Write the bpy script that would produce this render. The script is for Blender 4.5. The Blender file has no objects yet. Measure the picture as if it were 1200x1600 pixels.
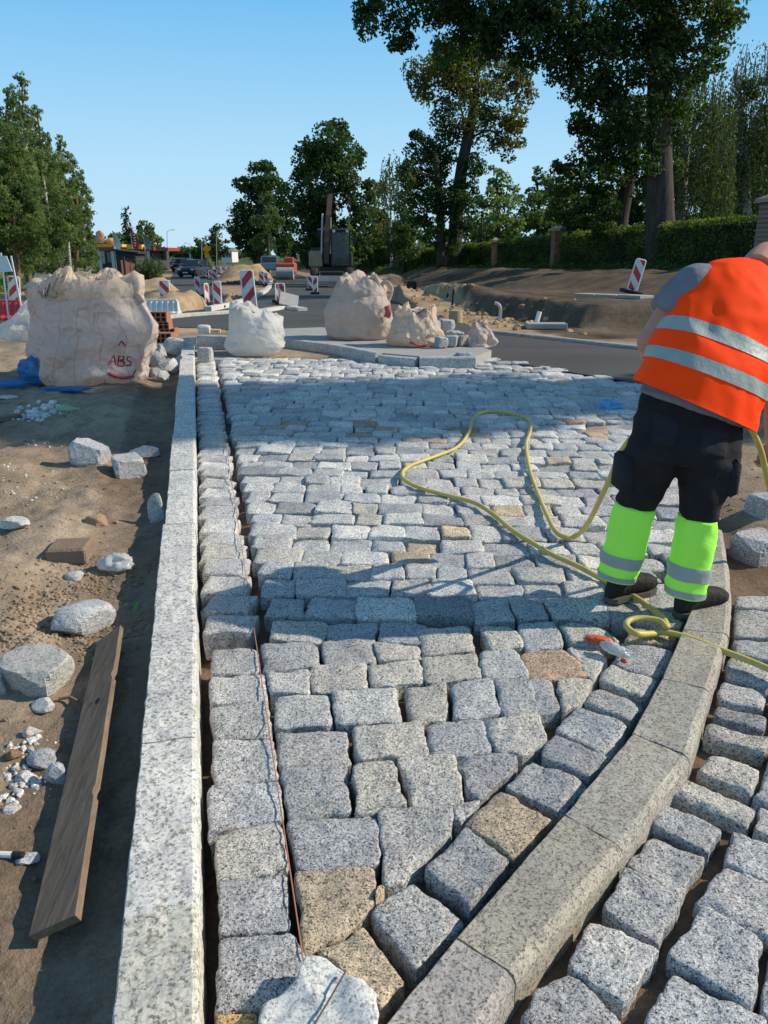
import bpy, math, random
import numpy as np
from mathutils import Vector, Matrix
from mathutils.bvhtree import BVHTree
random.seed(7)
SC = bpy.context.scene
COL = SC.collection
R = math.radians
# ------------------------------------------------------------------ camera geometry and terrain
CAM_H = 1.6; PITCH = R(18.52)
SUN_EL = R(33); SUN_AZ = R(6.5)          # direction to the sun: azimuth from +X towards +Y
cP, sP = math.cos(PITCH), math.sin(PITCH)

def ray(px, py):
    xc = (px-600)/1200; yc = (800-py)/1200
    return np.array([xc, cP+yc*sP, -sP+yc*cP])

def base(y):
    y = np.asarray(y, float)
    t = np.clip((y-10.5)/70, 0, 1)
    return np.where(y < 10.5, .0267*y, .28035-.73*(3*t*t-2*t**3))

def _hash(ix, iy, iz, seed):
    M = np.int64(0xffffffff)
    h = (ix*374761393 + iy*668265263 + iz*1274126177 + seed*974711) & M
    h = ((h ^ (h >> 13))*1103515245) & M
    h = ((h ^ (h >> 15))*12345871) & M
    return ((h ^ (h >> 16)) & 0xffff)/65535.0

def vn(p, f=1.0, seed=0):
    p = np.asarray(p, float)*f
    i = np.floor(p).astype(np.int64); t = p-i
    t = t*t*(3-2*t); r = 0
    for a in (0, 1):
        wx = t[..., 0] if a else 1-t[..., 0]
        for b in (0, 1):
            wy = t[..., 1] if b else 1-t[..., 1]
            for c in (0, 1):
                wz = t[..., 2] if c else 1-t[..., 2]
                r = r+wx*wy*wz*_hash(i[..., 0]+a, i[..., 1]+b, i[..., 2]+c, seed)
    return r*2-1

def fbm(p, f=1.0, o=3, seed=0):
    r = 0; a = 1.0
    for k in range(o):
        r = r+a*vn(p, f, seed+k*17); f *= 2.03; a *= .5
    return r

def vn2(x, y, f, o=3, seed=0):
    x = np.asarray(x, float); y = np.asarray(y, float)
    return fbm(np.stack([x, y, np.zeros_like(x)+.37], -1), f, o, seed)

def ss(a, b, x):
    t = np.clip((x-a)/(b-a), 0, 1); return t*t*(3-2*t)

def kx(y):                 # right face of the straight kerb
    return -.378-.2335*(np.asarray(y, float)-1.16)

def inpoly(x, y, poly):
    x = np.asarray(x, float); y = np.asarray(y, float)
    r = np.zeros(x.shape, bool); n = len(poly)
    for i in range(n):
        (x0, y0), (x1, y1) = poly[i], poly[(i+1) % n]
        c = ((y0 > y) != (y1 > y))
        r ^= c & (x < (x1-x0)*(y-y0)/((y1-y0) if y1 != y0 else 1e-9)+x0)
    return r

def P(px, py, dz=0.0):     # pixel -> world point on the nominal surface, dz above it
    d = ray(px, py); s = np.geomspace(.2, 3000, 4000)
    f = CAM_H+d[2]*s-base(d[1]*s)-dz
    k = int(np.argmax(f < 0)); lo, hi = s[max(k-1, 0)], s[k]
    for _ in range(25):
        m = (lo+hi)/2
        if CAM_H+d[2]*m-float(base(d[1]*m))-dz > 0: lo = m
        else: hi = m
    return np.array([0, 0, CAM_H])+d*lo

def W(px, py, Y):          # pixel -> world point at depth Y
    d = ray(px, py); return np.array([0, 0, CAM_H])+d*(Y/d[1])

def pxs(Y, py=400):        # metres per photo pixel at depth Y
    return (Y/ray(600, py)[1])/1200

def pp(pts, dz=0.0): return [tuple(P(a, b, dz)[:2]) for a, b in pts]

ROAD = pp([(-700, 524), (-100, 513), (245, 511), (330, 512), (446, 527), (620, 548), (765, 561), (1000, 600), (1100, 618), (1500, 690)]) + \
       pp([(1600, 610), (1200, 566), (990, 540), (750, 516), (650, 482), (560, 452), (470, 430), (432, 420), (424, 421), (424, 450), (405, 459), (330, 478)])
ROAD += pp([(310, 484), (250, 491), (0, 492), (-700, 497)])
ROAD_A = pp([(262, 480), (268, 434), (275, 419), (283.5, 407.5), (289.5, 407.5), (311, 417), (338, 438), (356, 474)])
def bfoot(y): return 6.7+.139*(np.clip(y, 12, 60)-19)
HEDGE_U = 16.6
FIELD = [(float(kx(.3))-.09, .3), (4.5, .3), (4.5, 2.2), (2.45, 3.35), (2.05, 3.9), (2.1, 4.6), (2.5, 5.6), (3.3, 7.0), (3.9, 8.0), (3.0, 8.8), (1.45, 10.75), (float(kx(10.5))-.09, 10.55)]

def G(x, y, fine=True):    # terrain height
    x = np.asarray(x, float); y = np.asarray(y, float)
    z = base(y)
    s = (x-kx(y))
    u = x+.225*y
    # dirt left of the kerb: a shallow trench, then lumpy ground
    near = (1-ss(11, 14, y))
    left = ss(.12, .3, -s)*near
    lump = .05*vn2(x, y, 1.3, 3, 5)+.022*vn2(x, y, 5, 2, 9)
    z = z+left*(-.032+ss(.42, .8, -s)*.045+lump*ss(.25, .8, -s))
    z = z+left*(.16*np.exp(-((x+5.2)/1.6)**2-((y-10.6)/1.3)**2)+.10*np.exp(-((x+2.55)/.5)**2-((y-4.95)/.3)**2)+.1*np.exp(-((x+2.9)/.9)**2-((y-7.2)/.55)**2))
    if fine: z = z+left*(.012*vn2(x, y, 16, 3, 21)+.02*np.maximum(0, vn2(x, y, 9, 2, 33)-.25))
    # sunken bed below the cobbles
    z = np.where(inpoly(x, y, FIELD), z-.078+.012*vn2(x, y, 9, 2, 71)-.07*(1-ss(.05, .34, s)), z)
    rdirt = ((x > 1.9) & (y < 12) & ~inpoly(x, y, FIELD))
    z = np.where(rdirt, z-.03+.02*vn2(x, y, 2.5, 3, 3), z)
    # bank on the right, rising to the hedge
    f = bfoot(y)
    h = .95*ss(.1, .95, (u-f)/np.maximum(4.0, (14.2-f)))*ss(11, 16, y)
    rough = .07*vn2(x, y, .6, 3, 11)+.13*vn2(x*1.0+y*.35, y*.06, 1.7, 2, 14)
    z = z+h+rough*ss(.3, 2, u-f)*ss(12, 16, y)*(1-ss(14.5, 16, u))
    # the cut with its plateau
    pl = ss(6.9, 7.25, u+.25*vn2(x, y, 1.1, 2, 8))*ss(14.6, 15.1, y)*(1-ss(23, 30, y))
    z = np.maximum(z, (base(y)+.42+.02*vn2(x, y, 3, 2, 4))*pl+z*(1-pl))
    # heaps of earth
    for hx, hy, hr, hh in HEAPS:
        r2 = ((x-hx)**2+(y-hy)**2)/hr**2
        z = z+hh*np.exp(-r2*1.6)*(1+.35*vn2(x, y, 2.2/hr*1.5, 3, int(hx*7) % 50))
    # far terrain rolls a little beyond the works
    z = z+ss(90, 160, y)*.0
    m = inpoly(x, y, ROAD) | inpoly(x, y, ROAD_A)
    z = np.where(m, base(y)-.06, z)
    return z
HEAPS = []
for (px, py, r, h) in [(388, 440, 2.6, 1.3), (600, 452, 2.2, .75), (585, 470, 1.3, .35), (640, 472, 1.8, .32), (700, 478, 1.6, .2), (286, 484, 1.3, .45), (255, 470, 1.2, .3), (235, 455, 3.0, .5), (360, 430, 3, .5), (365, 470, 1.2, .15)]:
    q = P(px, py); HEAPS.append((q[0], q[1], r, h))

def gz(x, y): return float(G(np.array([x]), np.array([y]))[0])
def PG(px, py):            # pixel -> world point on the real terrain
    d = ray(px, py); s = np.geomspace(.3, 900, 900)
    f = CAM_H+d[2]*s-G(d[0]*s, d[1]*s)
    k = int(np.argmax(f < 0)); a, b = s[max(k-1, 0)], s[k]
    s = np.linspace(a, b, 24); f = CAM_H+d[2]*s-G(d[0]*s, d[1]*s)
    k = int(np.argmax(f <= 0)); return np.array([0, 0, CAM_H])+d*s[k]

# ------------------------------------------------------------------ mesh building
class MB:
    def __init__(s): s.v = []; s.f = []; s.n = 0; s.t = []; s.tint = (1, 1, 1)
    def add(s, v, f, tint=None):
        v = np.asarray(v, float).reshape(-1, 3); o = s.n
        s.v.append(v); s.f.extend([tuple(i+o for i in q) for q in f]); s.n += len(v)
        c = tint if tint is not None else s.tint
        s.t.append(np.tile(np.array(c, float), (len(v), 1))); return s
    def box(s, c, d, rz=0, M=None, bev=.0):
        x, y, z = [q/2 for q in d]
        if bev:
            b = min(bev, x*.9, y*.9, z*.9); vv = []; 
            prof = [(-z, b), (-z+b, 0), (z-b, 0), (z, b)]
            for zz, i in prof:
                X, Y = x-i, y-i; k = b*.6
                vv += [(-X+k, -Y, zz), (X-k, -Y, zz), (X, -Y+k, zz), (X, Y-k, zz), (X-k, Y, zz), (-X+k, Y, zz), (-X, Y-k, zz), (-X, -Y+k, zz)]
            f = [tuple(range(7, -1, -1)), tuple(range(24, 32))]
            for r in range(3):
                for i in range(8): f.append((r*8+i, r*8+(i+1) % 8, r*8+8+(i+1) % 8, r*8+8+i))
            v = np.array(vv)
        else:
            v = np.array([(a*x, b*y, e*z) for e in (-1, 1) for a, b in ((-1, -1), (1, -1), (1, 1), (-1, 1))])
            f = [(3, 2, 1, 0), (4, 5, 6, 7), (0, 1, 5, 4), (1, 2, 6, 5), (2, 3, 7, 6), (3, 0, 4, 7)]
        if M is None: M = Matrix.Rotation(rz, 3, 'Z')
        v = v@np.array(M).T+np.array(c)
        return s.add(v, f)
    def loft(s, rings, cap=True, closed=True):
        k = len(rings[0]); v = np.concatenate([np.asarray(r, float) for r in rings]); f = []
        m = k if closed else k-1
        for r in range(len(rings)-1):
            for i in range(m):
                j = (i+1) % k; f.append((r*k+i, r*k+j, r*k+k+j, r*k+k+i))
        if cap and closed:
            f.append(tuple(range(k-1, -1, -1))); o = (len(rings)-1)*k; f.append(tuple(range(o, o+k)))
        return s.add(v, f)
    def tube(s, pts, rad, seg=8, cap=True, flat=1.0):
        pts = [np.array(p, float) for p in pts]; n = len(pts)
        if not hasattr(rad, '__len__'): rad = [rad]*n
        rings = []; up = None
        for i in range(n):
            t = pts[min(i+1, n-1)]-pts[max(i-1, 0)]; t = t/(np.linalg.norm(t)+1e-9)
            if up is None: up = np.array([0, 0, 1.]) if abs(t[2]) < .9 else np.array([1., 0, 0])
            a = np.cross(t, up); a /= np.linalg.norm(a)+1e-9; b = np.cross(a, t); up = b
            rings.append([pts[i]+rad[i]*(a*math.cos(q)+b*flat*math.sin(q)) for q in np.arange(seg)*2*math.pi/seg])
        return s.loft([r[::-1] for r in rings], cap)
    def cyl(s, p0, p1, r, seg=12): return s.tube([p0, p1], r, seg)
    def lathe(s, prof, c=(0, 0, 0), seg=16, axis='Z'):
        rings = []
        for r, z in prof:
            rr = []
            for q in np.arange(seg)*2*math.pi/seg:
                a, b = r*math.cos(q), r*math.sin(q)
                p = (a, b, z) if axis == 'Z' else ((a, -z, b) if axis == 'Y' else (z, a, b))
                rr.append(np.array(p)+np.array(c))
            rings.append(rr)
        return s.loft(rings)
    def prism(s, poly, y0, y1, fr=None):   # polygon in x,z extruded along y
        n = len(poly); v = [(a, y0, b) for a, b in poly]+[(a, y1, b) for a, b in poly]
        f = [tuple(range(n)), tuple(range(2*n-1, n-1, -1))]+[(i, i+n, (i+1) % n+n, (i+1) % n) for i in range(n)]
        v = np.array(v, float)
        if fr is not None: v = v@np.array(fr.to_3x3()).T+np.array(fr.translation)
        return s.add(v, f)
    def quad(s, a, b, c, d): return s.add([a, b, c, d], [(0, 1, 2, 3)])
    def ell(s, c, r, u=12, w=8, M=None):
        v = []; f = []
        for i in range(w+1):
            th = math.pi*i/w
            for j in range(u):
                ph = 2*math.pi*j/u; v.append((r[0]*math.sin(th)*math.cos(ph), r[1]*math.sin(th)*math.sin(ph), r[2]*math.cos(th)))
        for i in range(w):
            for j in range(u):
                k = (j+1) % u; f.append((i*u+j, i*u+u+j, i*u+u+k, i*u+k))
        v = np.array(v)
        if M is not None: v = v@np.array(M).T
        return s.add(v+np.array(c), f)
    def V(s): return np.concatenate(s.v)
    def mapv(s, fn):
        V = fn(s.V()); s.v = [V]; s.t = [np.concatenate(s.t)]; return s

def link(name, me, parent=None):
    o = bpy.data.objects.new(name, me); COL.objects.link(o)
    if parent is not None: o.parent = parent
    return o
def build(name, mb, mat, parent=None, smooth=False, loc=None, tint=None, world=True):
    """one mesh object; world=True: vertices in world space, origin at the parent's / given location"""
    V = mb.V(); off = np.zeros(3)
    if world:
        if parent is not None:
            q = parent; off = np.array(q.location)
            while q.parent: q = q.parent; off = off+np.array(q.location)
        elif loc is not None: off = np.array(loc, float)
        else: off = np.array([(V[:, 0].min()+V[:, 0].max())/2, (V[:, 1].min()+V[:, 1].max())/2, V[:, 2].min()])
    me = bpy.data.meshes.new(name); me.from_pydata((V-off).tolist(), [], mb.f)
    a = me.attributes.new('tint', 'FLOAT_COLOR', 'POINT')
    tt = np.concatenate(mb.t) if tint is None else np.tile(np.array(tint, float), (len(V), 1))
    a.data.foreach_set('color', np.concatenate([tt, np.ones((len(tt), 1))], 1).ravel())
    me.materials.append(mat)
    if smooth: me.polygons.foreach_set('use_smooth', [True]*len(me.polygons))
    me.update()
    o = link(name, me, parent)
    if parent is None and world: o.location = off
    return o
def tag(o, label=None, cat=None, group=None, kind=None):
    if label: o['label'] = label
    if cat: o['category'] = cat
    if group: o['group'] = group
    if kind: o['kind'] = kind
    return o
def thing(name, label, cat, loc, group=None, rz=0):
    o = bpy.data.objects.new(name, None); COL.objects.link(o); o.location = [float(q) for q in loc]; o.rotation_euler.z = rz
    o.empty_display_size = .2
    return tag(o, label, cat, group)
def copy_tree(o, parent=None):
    c = o.copy(); COL.objects.link(c)
    if parent is not None: c.parent = parent
    for ch in list(o.children): copy_tree(ch, c)
    return c

# ------------------------------------------------------------------ materials
class NM:
    def __init__(s, name):
        s.m = bpy.data.materials.new(name); s.m.use_nodes = True; s.nt = s.m.node_tree
        s.nt.nodes.clear(); s.out = s.nt.nodes.new('ShaderNodeOutputMaterial')
    def n(s, t, **kw):
        nd = s.nt.nodes.new('ShaderNode'+t)
        for k, v in kw.items():
            if k.startswith('i_'):
                key = k[2:].replace('_', ' ')
                s.set(nd.inputs[int(key) if key.isdigit() else key], v)
            else: setattr(nd, k, v)
        return nd
    def set(s, sock, v):
        if isinstance(v, bpy.types.NodeSocket): s.nt.links.new(v, sock)
        elif isinstance(v, bpy.types.Node): s.nt.links.new(v.outputs[0], sock)
        else:
            if sock.type == 'RGBA' and len(v) == 3: v = (*v, 1)
            sock.default_value = v
    def pos(s): return s.n('NewGeometry').outputs['Position']
    def obj(s): return s.n('TexCoord').outputs['Object']
    def attr(s, nm): return s.n('Attribute', attribute_name=nm)
    def noise(s, vec, scale, detail=3, rough=.5): return s.n('TexNoise', i_Vector=vec, i_Scale=scale, i_Detail=detail, i_Roughness=rough).outputs[0]
    def vor(s, vec, scale, out='Color', feature='F1'):
        nd = s.n('TexVoronoi', feature=feature, i_Vector=vec, i_Scale=scale); return nd.outputs[out]
    def ramp(s, fac, stops, interp='LINEAR'):
        nd = s.n('ValToRGB', i_Fac=fac); cr = nd.color_ramp; cr.interpolation = interp
        while len(cr.elements) < len(stops): cr.elements.new(.5)
        for e, (p, c) in zip(cr.elements, stops):
            e.position = p; e.color = (*c, 1) if hasattr(c, '__len__') else (c, c, c, 1)
        return nd.outputs[0]
    def mix(s, fac, a, b, mode='MIX'):
        nd = s.n('Mix', data_type='RGBA', blend_type=mode)
        s.set(nd.inputs[0], fac); s.set(nd.inputs[6], a); s.set(nd.inputs[7], b); return nd.outputs[2]
    def math(s, op, a, b=0.0): return s.n('Math', operation=op, i_0=a, i_1=b).outputs[0]
    def mapping(s, vec, scale=(1, 1, 1), rot=(0, 0, 0)): return s.n('Mapping', i_Vector=vec, i_Scale=scale, i_Rotation=rot).outputs[0]
    def bump(s, h, st=.4, dist=.01): return s.n('Bump', i_Strength=st, i_Distance=dist, i_Height=h).outputs[0]
    def bsdf(s, col, rough=.8, normal=None, spec=.3, **kw):
        b = s.n('BsdfPrincipled'); s.set(b.inputs['Base Color'], col); s.set(b.inputs['Roughness'], rough)
        s.set(b.inputs['Specular IOR Level'], spec)
        if normal is not None: s.set(b.inputs['Normal'], normal)
        for k, v in kw.items(): s.set(b.inputs[k.replace('_', ' ')], v)
        return b
    def done(s, sh): s.nt.links.new(sh.outputs[0] if isinstance(sh, bpy.types.Node) else sh, s.out.inputs[0]); return s.m

MATS = {}
def flat(name, col, rough=.7, var=.15, scale=8, bump=.1, spec=.3, metal=0, bd=.01):
    if name in MATS: return MATS[name]
    m = NM(name); p = m.obj(); n = m.noise(p, scale, 4, .6)
    c = m.mix(n, tuple(q*(1-var) for q in col), tuple(min(1, q*(1+var)) for q in col))
    c = m.mix(m.math('MULTIPLY', m.ramp(m.noise(p, scale*.35, 5, .65), [(.5, 0), (.72, 1)]), var*1.2), c, (.16, .13, .10))
    b = m.bsdf(c, rough, m.bump(m.noise(p, scale*6, 3), bump, bd), spec, Metallic=metal)
    MATS[name] = m.done(b); return MATS[name]

def granite(name, scale=170, dark=(.035, .037, .042), mid=(.21, .215, .225), light=(.56, .56, .57), lo=.25, hi=.66, blotch=.0, bump=.5, stain=.25):
    m = NM(name); p = m.pos()
    w = m.mix(.006, p, m.n('TexNoise', i_Vector=p, i_Scale=130, i_Detail=2).outputs[1])
    v = m.vor(w, scale); v2 = m.vor(w, scale*.53)
    a = m.n('SeparateColor', i_Color=v).outputs[0]; b = m.n('SeparateColor', i_Color=v2).outputs[1]
    f = m.math('ADD', m.math('MULTIPLY', a, .62), m.math('MULTIPLY', b, .38))
    if blotch: f = m.math('ADD', f, m.math('MULTIPLY', m.math('SUBTRACT', m.noise(p, 55, 3, .6), .5), blotch))
    c = m.ramp(f, [(.0, dark), (lo, dark), (lo+.12, mid), (hi-.08, tuple(.5*(x+y) for x, y in zip(mid, light))), (hi+.12, light)])
    big = m.noise(p, 5, 3, .6)
    c = m.mix(1, c, m.ramp(big, [(.3, (.80, .81, .84)), (.7, (1.1, 1.09, 1.06))]), 'MULTIPLY')
    c = m.mix(m.math('MULTIPLY', m.ramp(m.noise(p, 7.3, 4, .65), [(.55, 0), (.75, 1)]), stain), c, (.20, .145, .09))
    c = m.mix(1, c, m.attr('tint').outputs[0], 'MULTIPLY')
    h = m.math('ADD', m.noise(p, 60, 4, .65), m.math('MULTIPLY', a, .35))
    MATS[name] = m.done(m.bsdf(c, .72, m.bump(h, bump, .006), .35)); return MATS[name]

granite('cobble_granite', 320, dark=(.065, .066, .07), mid=(.37, .368, .365), light=(.80, .79, .775), lo=.2, hi=.70, bump=.95, blotch=.28, stain=.35)
granite('kerb_granite', 150, dark=(.24, .235, .22), mid=(.46, .45, .43), light=(.76, .75, .73), lo=.16, hi=.58, blotch=.55, bump=.25, stain=.22)
granite('grey_kerb_granite', 240, dark=(.14, .132, .122), mid=(.31, .295, .275), light=(.50, .48, .445), lo=.2, hi=.62, bump=.2, stain=.45)
granite('white_granite', 240, dark=(.24, .25, .26), mid=(.42, .43, .44), light=(.72, .72, .71), lo=.12, hi=.5, blotch=.5, bump=.4, stain=.1)

def mat_ground():
    m = NM('ground_soil'); p = m.pos()
    n1 = m.noise(p, .9, 6, .65); n2 = m.noise(p, 9, 6, .7); n3 = m.noise(p, 60, 4, .7)
    c = m.ramp(n1, [(.3, (.19, .140, .100)), (.5, (.325, .250, .182)), (.7, (.46, .37, .28))])
    c = m.mix(.75, c, m.ramp(n2, [(.25, (.45, .43, .42)), (.5, (1, 1, 1)), (.8, (1.3, 1.28, 1.25))]), 'MULTIPLY')
    c = m.mix(.6, c, m.ramp(n3, [(.3, (.6, .58, .56)), (.7, (1.25, 1.25, 1.25))]), 'MULTIPLY')
    peb = m.ramp(m.vor(p, 38, 'Distance'), [(.10, 1), (.2, 0)])
    sel = m.ramp(m.n('SeparateColor', i_Color=m.vor(p, 38)).outputs[0], [(.86, 0), (.9, 1)])
    c = m.mix(m.math('MULTIPLY', peb, sel), c, (.36, .34, .32))
    a = m.attr('tint').outputs[0]
    c = m.mix(1, c, a, 'MULTIPLY')
    h = m.math('ADD', m.math('MULTIPLY', n2, .6), m.math('MULTIPLY', n3, .4))
    return m.done(m.bsdf(c, .95, m.bump(h, .8, .03), .1))
MATS['soil'] = mat_ground()

def mat_asphalt():
    m = NM('road_asphalt'); p = m.pos()
    n = m.noise(p, .35, 5, .6); f = m.noise(p, 90, 3, .7); st = m.noise(m.mapping(p, (.10, 1.2, 1), (0, 0, -.25)), 1.0, 5, .65)
    c = m.ramp(n, [(.3, (.055, .056, .060)), (.7, (.085, .083, .080))])
    c = m.mix(.7, c, m.ramp(f, [(.3, (.6, .6, .6)), (.7, (1.5, 1.5, 1.5))]), 'MULTIPLY')
    c = m.mix(m.math('MULTIPLY', m.ramp(st, [(.45, 0), (.75, 1)]), .4), c, (.13, .115, .095))
    return m.done(m.bsdf(c, .85, m.bump(f, .5, .01), .3))
MATS['asphalt'] = mat_asphalt()

def mat_leaf(name, cols, trans=.35):
    m = NM(name); r = m.attr('rnd').outputs['Fac']
    c = m.ramp(r, [(i/(len(cols)-1), q) for i, q in enumerate(cols)])
    d = m.bsdf(c, .6, None, .25); t = m.n('BsdfTranslucent', i_Color=m.mix(1, c, (1.5, 1.9, .6), 'MULTIPLY'))
    mx = m.n('MixShader', i_0=trans); m.nt.links.new(d.outputs[0], mx.inputs[1]); m.nt.links.new(t.outputs[0], mx.inputs[2])
    MATS[name] = m.done(mx); return MATS[name]
mat_leaf('oak_leaves', [(.018, .040, .012), (.034, .066, .018), (.055, .088, .024), (.085, .105, .030)])
mat_leaf('linden_leaves', [(.020, .046, .016), (.034, .068, .022), (.05, .088, .028), (.075, .11, .035)])
mat_leaf('birch_leaves', [(.08, .115, .06), (.125, .165, .08), (.175, .215, .11), (.22, .255, .14)], .45)
mat_leaf('weeping_leaves', [(.030, .048, .022), (.05, .072, .032), (.075, .098, .042), (.105, .125, .058)], .4)
mat_leaf('autumn_leaves', [(.05, .062, .018), (.085, .088, .024), (.12, .115, .032), (.16, .13, .04)], .4)
mat_leaf('spruce_needles', [(.012, .030, .014), (.022, .045, .020), (.035, .062, .026)], .15)
mat_leaf('pine_needles', [(.065, .105, .045), (.105, .15, .062), (.145, .19, .08), (.19, .23, .105)], .45)
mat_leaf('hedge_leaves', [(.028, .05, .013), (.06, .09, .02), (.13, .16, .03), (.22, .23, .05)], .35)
mat_leaf('willow_leaves', [(.05, .085, .035), (.085, .125, .05), (.12, .16, .075)], .4)
mat_leaf('grass_blades', [(.06, .10, .02), (.10, .15, .03), (.16, .18, .06)], .4)

def mat_bark(name, col, white=0):
    m = NM(name); p = m.pos(); q = m.mapping(p, (1, 1, .18))
    n = m.noise(q, 9, 5, .7)
    c = m.ramp(n, [(.3, tuple(k*.45 for k in col)), (.55, col), (.8, tuple(k*1.5 for k in col))])
    if white: c = m.mix(m.ramp(m.noise(m.mapping(p, (.5, .5, 2.5)), 3, 4, .7), [(.42, 0), (.5, white)]), c, (.5, .48, .44))
    MATS[name] = m.done(m.bsdf(c, .9, m.bump(n, .9, .05), .15)); return MATS[name]
mat_bark('oak_bark', (.075, .062, .050)); mat_bark('pine_bark', (.20, .13, .085)); mat_bark('birch_bark', (.16, .14, .12), .9)

def mat_sack(name, col, trans=.25, dirt=(.30, .24, .19), dirtamt=.5, crease=.75):
    m = NM(name); p = m.pos()
    wv = m.math('ADD', m.n('TexWave', i_Vector=p, i_Scale=90, i_Distortion=.5).outputs[1], m.n('TexWave', bands_direction='Z', i_Vector=p, i_Scale=90, i_Distortion=.5).outputs[1])
    n = m.noise(p, 3.2, 6, .65); cr = m.n('TexNoise', noise_type='RIDGED_MULTIFRACTAL', i_Vector=p, i_Scale=5, i_Detail=3).outputs[0]
    c = m.mix(m.math('MULTIPLY', m.ramp(n, [(.4, 0), (.68, 1)]), dirtamt), col, dirt)
    c = m.mix(.12, c, m.ramp(wv, [(.3, (.5, .5, .5)), (1, (1.2, 1.2, 1.2))]), 'MULTIPLY')
    wp = m.mix(.12, p, m.n('TexNoise', i_Vector=p, i_Scale=4, i_Detail=2).outputs[1]); nb = m.bump(m.math('ADD', m.math('MULTIPLY', m.vor(wp, 5.5, 'Distance'), .9), m.math('ADD', m.math('MULTIPLY', m.vor(wp, 15, 'Distance'), .4), m.math('MULTIPLY', m.noise(p, 9, 3, .5), .4))), crease, .10)
    d = m.bsdf(c, .6, nb, .3); t = m.n('BsdfTranslucent', i_Color=c, i_Normal=nb)
    mx = m.n('MixShader', i_0=trans); m.nt.links.new(d.outputs[0], mx.inputs[1]); m.nt.links.new(t.outputs[0], mx.inputs[2])
    MATS[name] = m.done(mx); return MATS[name]
mat_sack('beige_sack', (.88, .76, .70), .5, (.64, .52, .46), .5); mat_sack('sand_sack', (.68, .58, .51), .4, (.50, .41, .35), .5, .32); mat_sack('white_sack', (.84, .84, .83), .55, (.56, .53, .48), .4, .30); mat_sack('cream_sack', (.90, .76, .63), .5, (.64, .50, .38), .4)

def mat_stripes(name, a=(.52, .035, .045), b=(.75, .75, .74), k=2.6, slope=1.0, ph=0.0):
    m = NM(name); s = m.n('SeparateXYZ', i_0=m.obj())
    f = m.math('FRACT', m.math('ADD', m.math('MULTIPLY', m.math('ADD', s.outputs[2], m.math('MULTIPLY', s.outputs[0], slope)), k), ph))
    c = m.mix(m.ramp(f, [(.0, 0), (.5, 1)], 'CONSTANT'), a, b)
    n = m.noise(m.obj(), 14, 5, .7)
    c = m.mix(m.math('MULTIPLY', m.ramp(n, [(.45, 0), (.8, 1)]), .45), c, (.28, .24, .2))
    MATS[name] = m.done(m.bsdf(c, .45, None, .4)); return MATS[name]
mat_stripes('warning_stripes', slope=1.05); mat_stripes('warning_stripes_mirrored', slope=-1.05)

def mat_plastic(name, col, rough=.25, trans=.6):
    m = NM(name); p = m.pos(); n = m.bump(m.n('TexNoise', noise_type='RIDGED_MULTIFRACTAL', i_Vector=p, i_Scale=14, i_Detail=3).outputs[0], .7, .02)
    d = m.bsdf(col, rough, n, .6); t = m.n('BsdfTranslucent', i_Color=col, i_Normal=n); q = m.n('BsdfTransparent', i_Color=tuple(min(1, .45+c*.6) for c in col))
    a = m.n('MixShader', i_0=trans*.6); m.nt.links.new(d.outputs[0], a.inputs[1]); m.nt.links.new(t.outputs[0], a.inputs[2])
    b = m.n('MixShader', i_0=trans*.55); m.nt.links.new(a.outputs[0], b.inputs[1]); m.nt.links.new(q.outputs[0], b.inputs[2])
    MATS[name] = m.done(b); return MATS[name]
mat_plastic('blue_film', (.10, .36, .72)); mat_plastic('clear_film', (.72, .74, .75), .2, .5); mat_plastic('pale_blue_film', (.25, .62, .98), .2, .45)

# ------------------------------------------------------------------ camera, sun, sky
cam = bpy.data.cameras.new('camera'); co = link('camera', cam); SC.camera = co
cam.sensor_fit = 'VERTICAL'; cam.sensor_height = 24; cam.sensor_width = 18; cam.lens = 18; cam.clip_start = .05; cam.clip_end = 6000
co.location = (0, 0, CAM_H); co.rotation_euler = (R(90)-PITCH, 0, 0)
sd = bpy.data.lights.new('sun', 'SUN'); so = link('sun', sd); sd.energy = 5.0; sd.angle = R(.53); sd.color = (1, .885, .71)
dv = Vector((math.cos(SUN_EL)*math.cos(SUN_AZ), math.cos(SUN_EL)*math.sin(SUN_AZ), math.sin(SUN_EL)))
so.rotation_euler = (-dv).to_track_quat('-Z', 'Y').to_euler(); so.location = (20, 0, 30)
w = bpy.data.worlds.new('World'); SC.world = w; w.use_nodes = True; nt = w.node_tree
bg = nt.nodes['Background']; sk = nt.nodes.new('ShaderNodeTexSky'); sk.sky_type = 'NISHITA'; sk.sun_disc = False
sk.sun_elevation = SUN_EL; sk.sun_rotation = R(90)-SUN_AZ; sk.air_density = 1.0; sk.dust_density = .6; sk.ozone_density = 2.2
wc = nt.nodes.new('ShaderNodeTexCoord'); wx = nt.nodes.new('ShaderNodeSeparateXYZ'); nt.links.new(wc.outputs['Generated'], wx.inputs[0])
wr = nt.nodes.new('ShaderNodeValToRGB'); nt.links.new(wx.outputs[2], wr.inputs[0])
STOPS = [(0.0, (.58, .80, .95)), (.10, (.46, .76, .98)), (.26, (.19, .54, .92)), (.5, (.145, .32, .54)), (1.0, (.10, .21, .365))]
for p, _ in STOPS[1:-1]: wr.color_ramp.elements.new(p)
for e, (p, c) in zip(wr.color_ramp.elements, STOPS): e.color = (*c, 1)
wg = nt.nodes.new('ShaderNodeMix'); wg.data_type = 'RGBA'; wg.blend_type = 'MULTIPLY'; wg.inputs[0].default_value = 1
nt.links.new(wr.outputs[0], wg.inputs[6]); wg.inputs[7].default_value = (8.6, 8.6, 8.6, 1)
wm = nt.nodes.new('ShaderNodeMix'); wm.data_type = 'RGBA'; wm.inputs[0].default_value = .975
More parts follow.
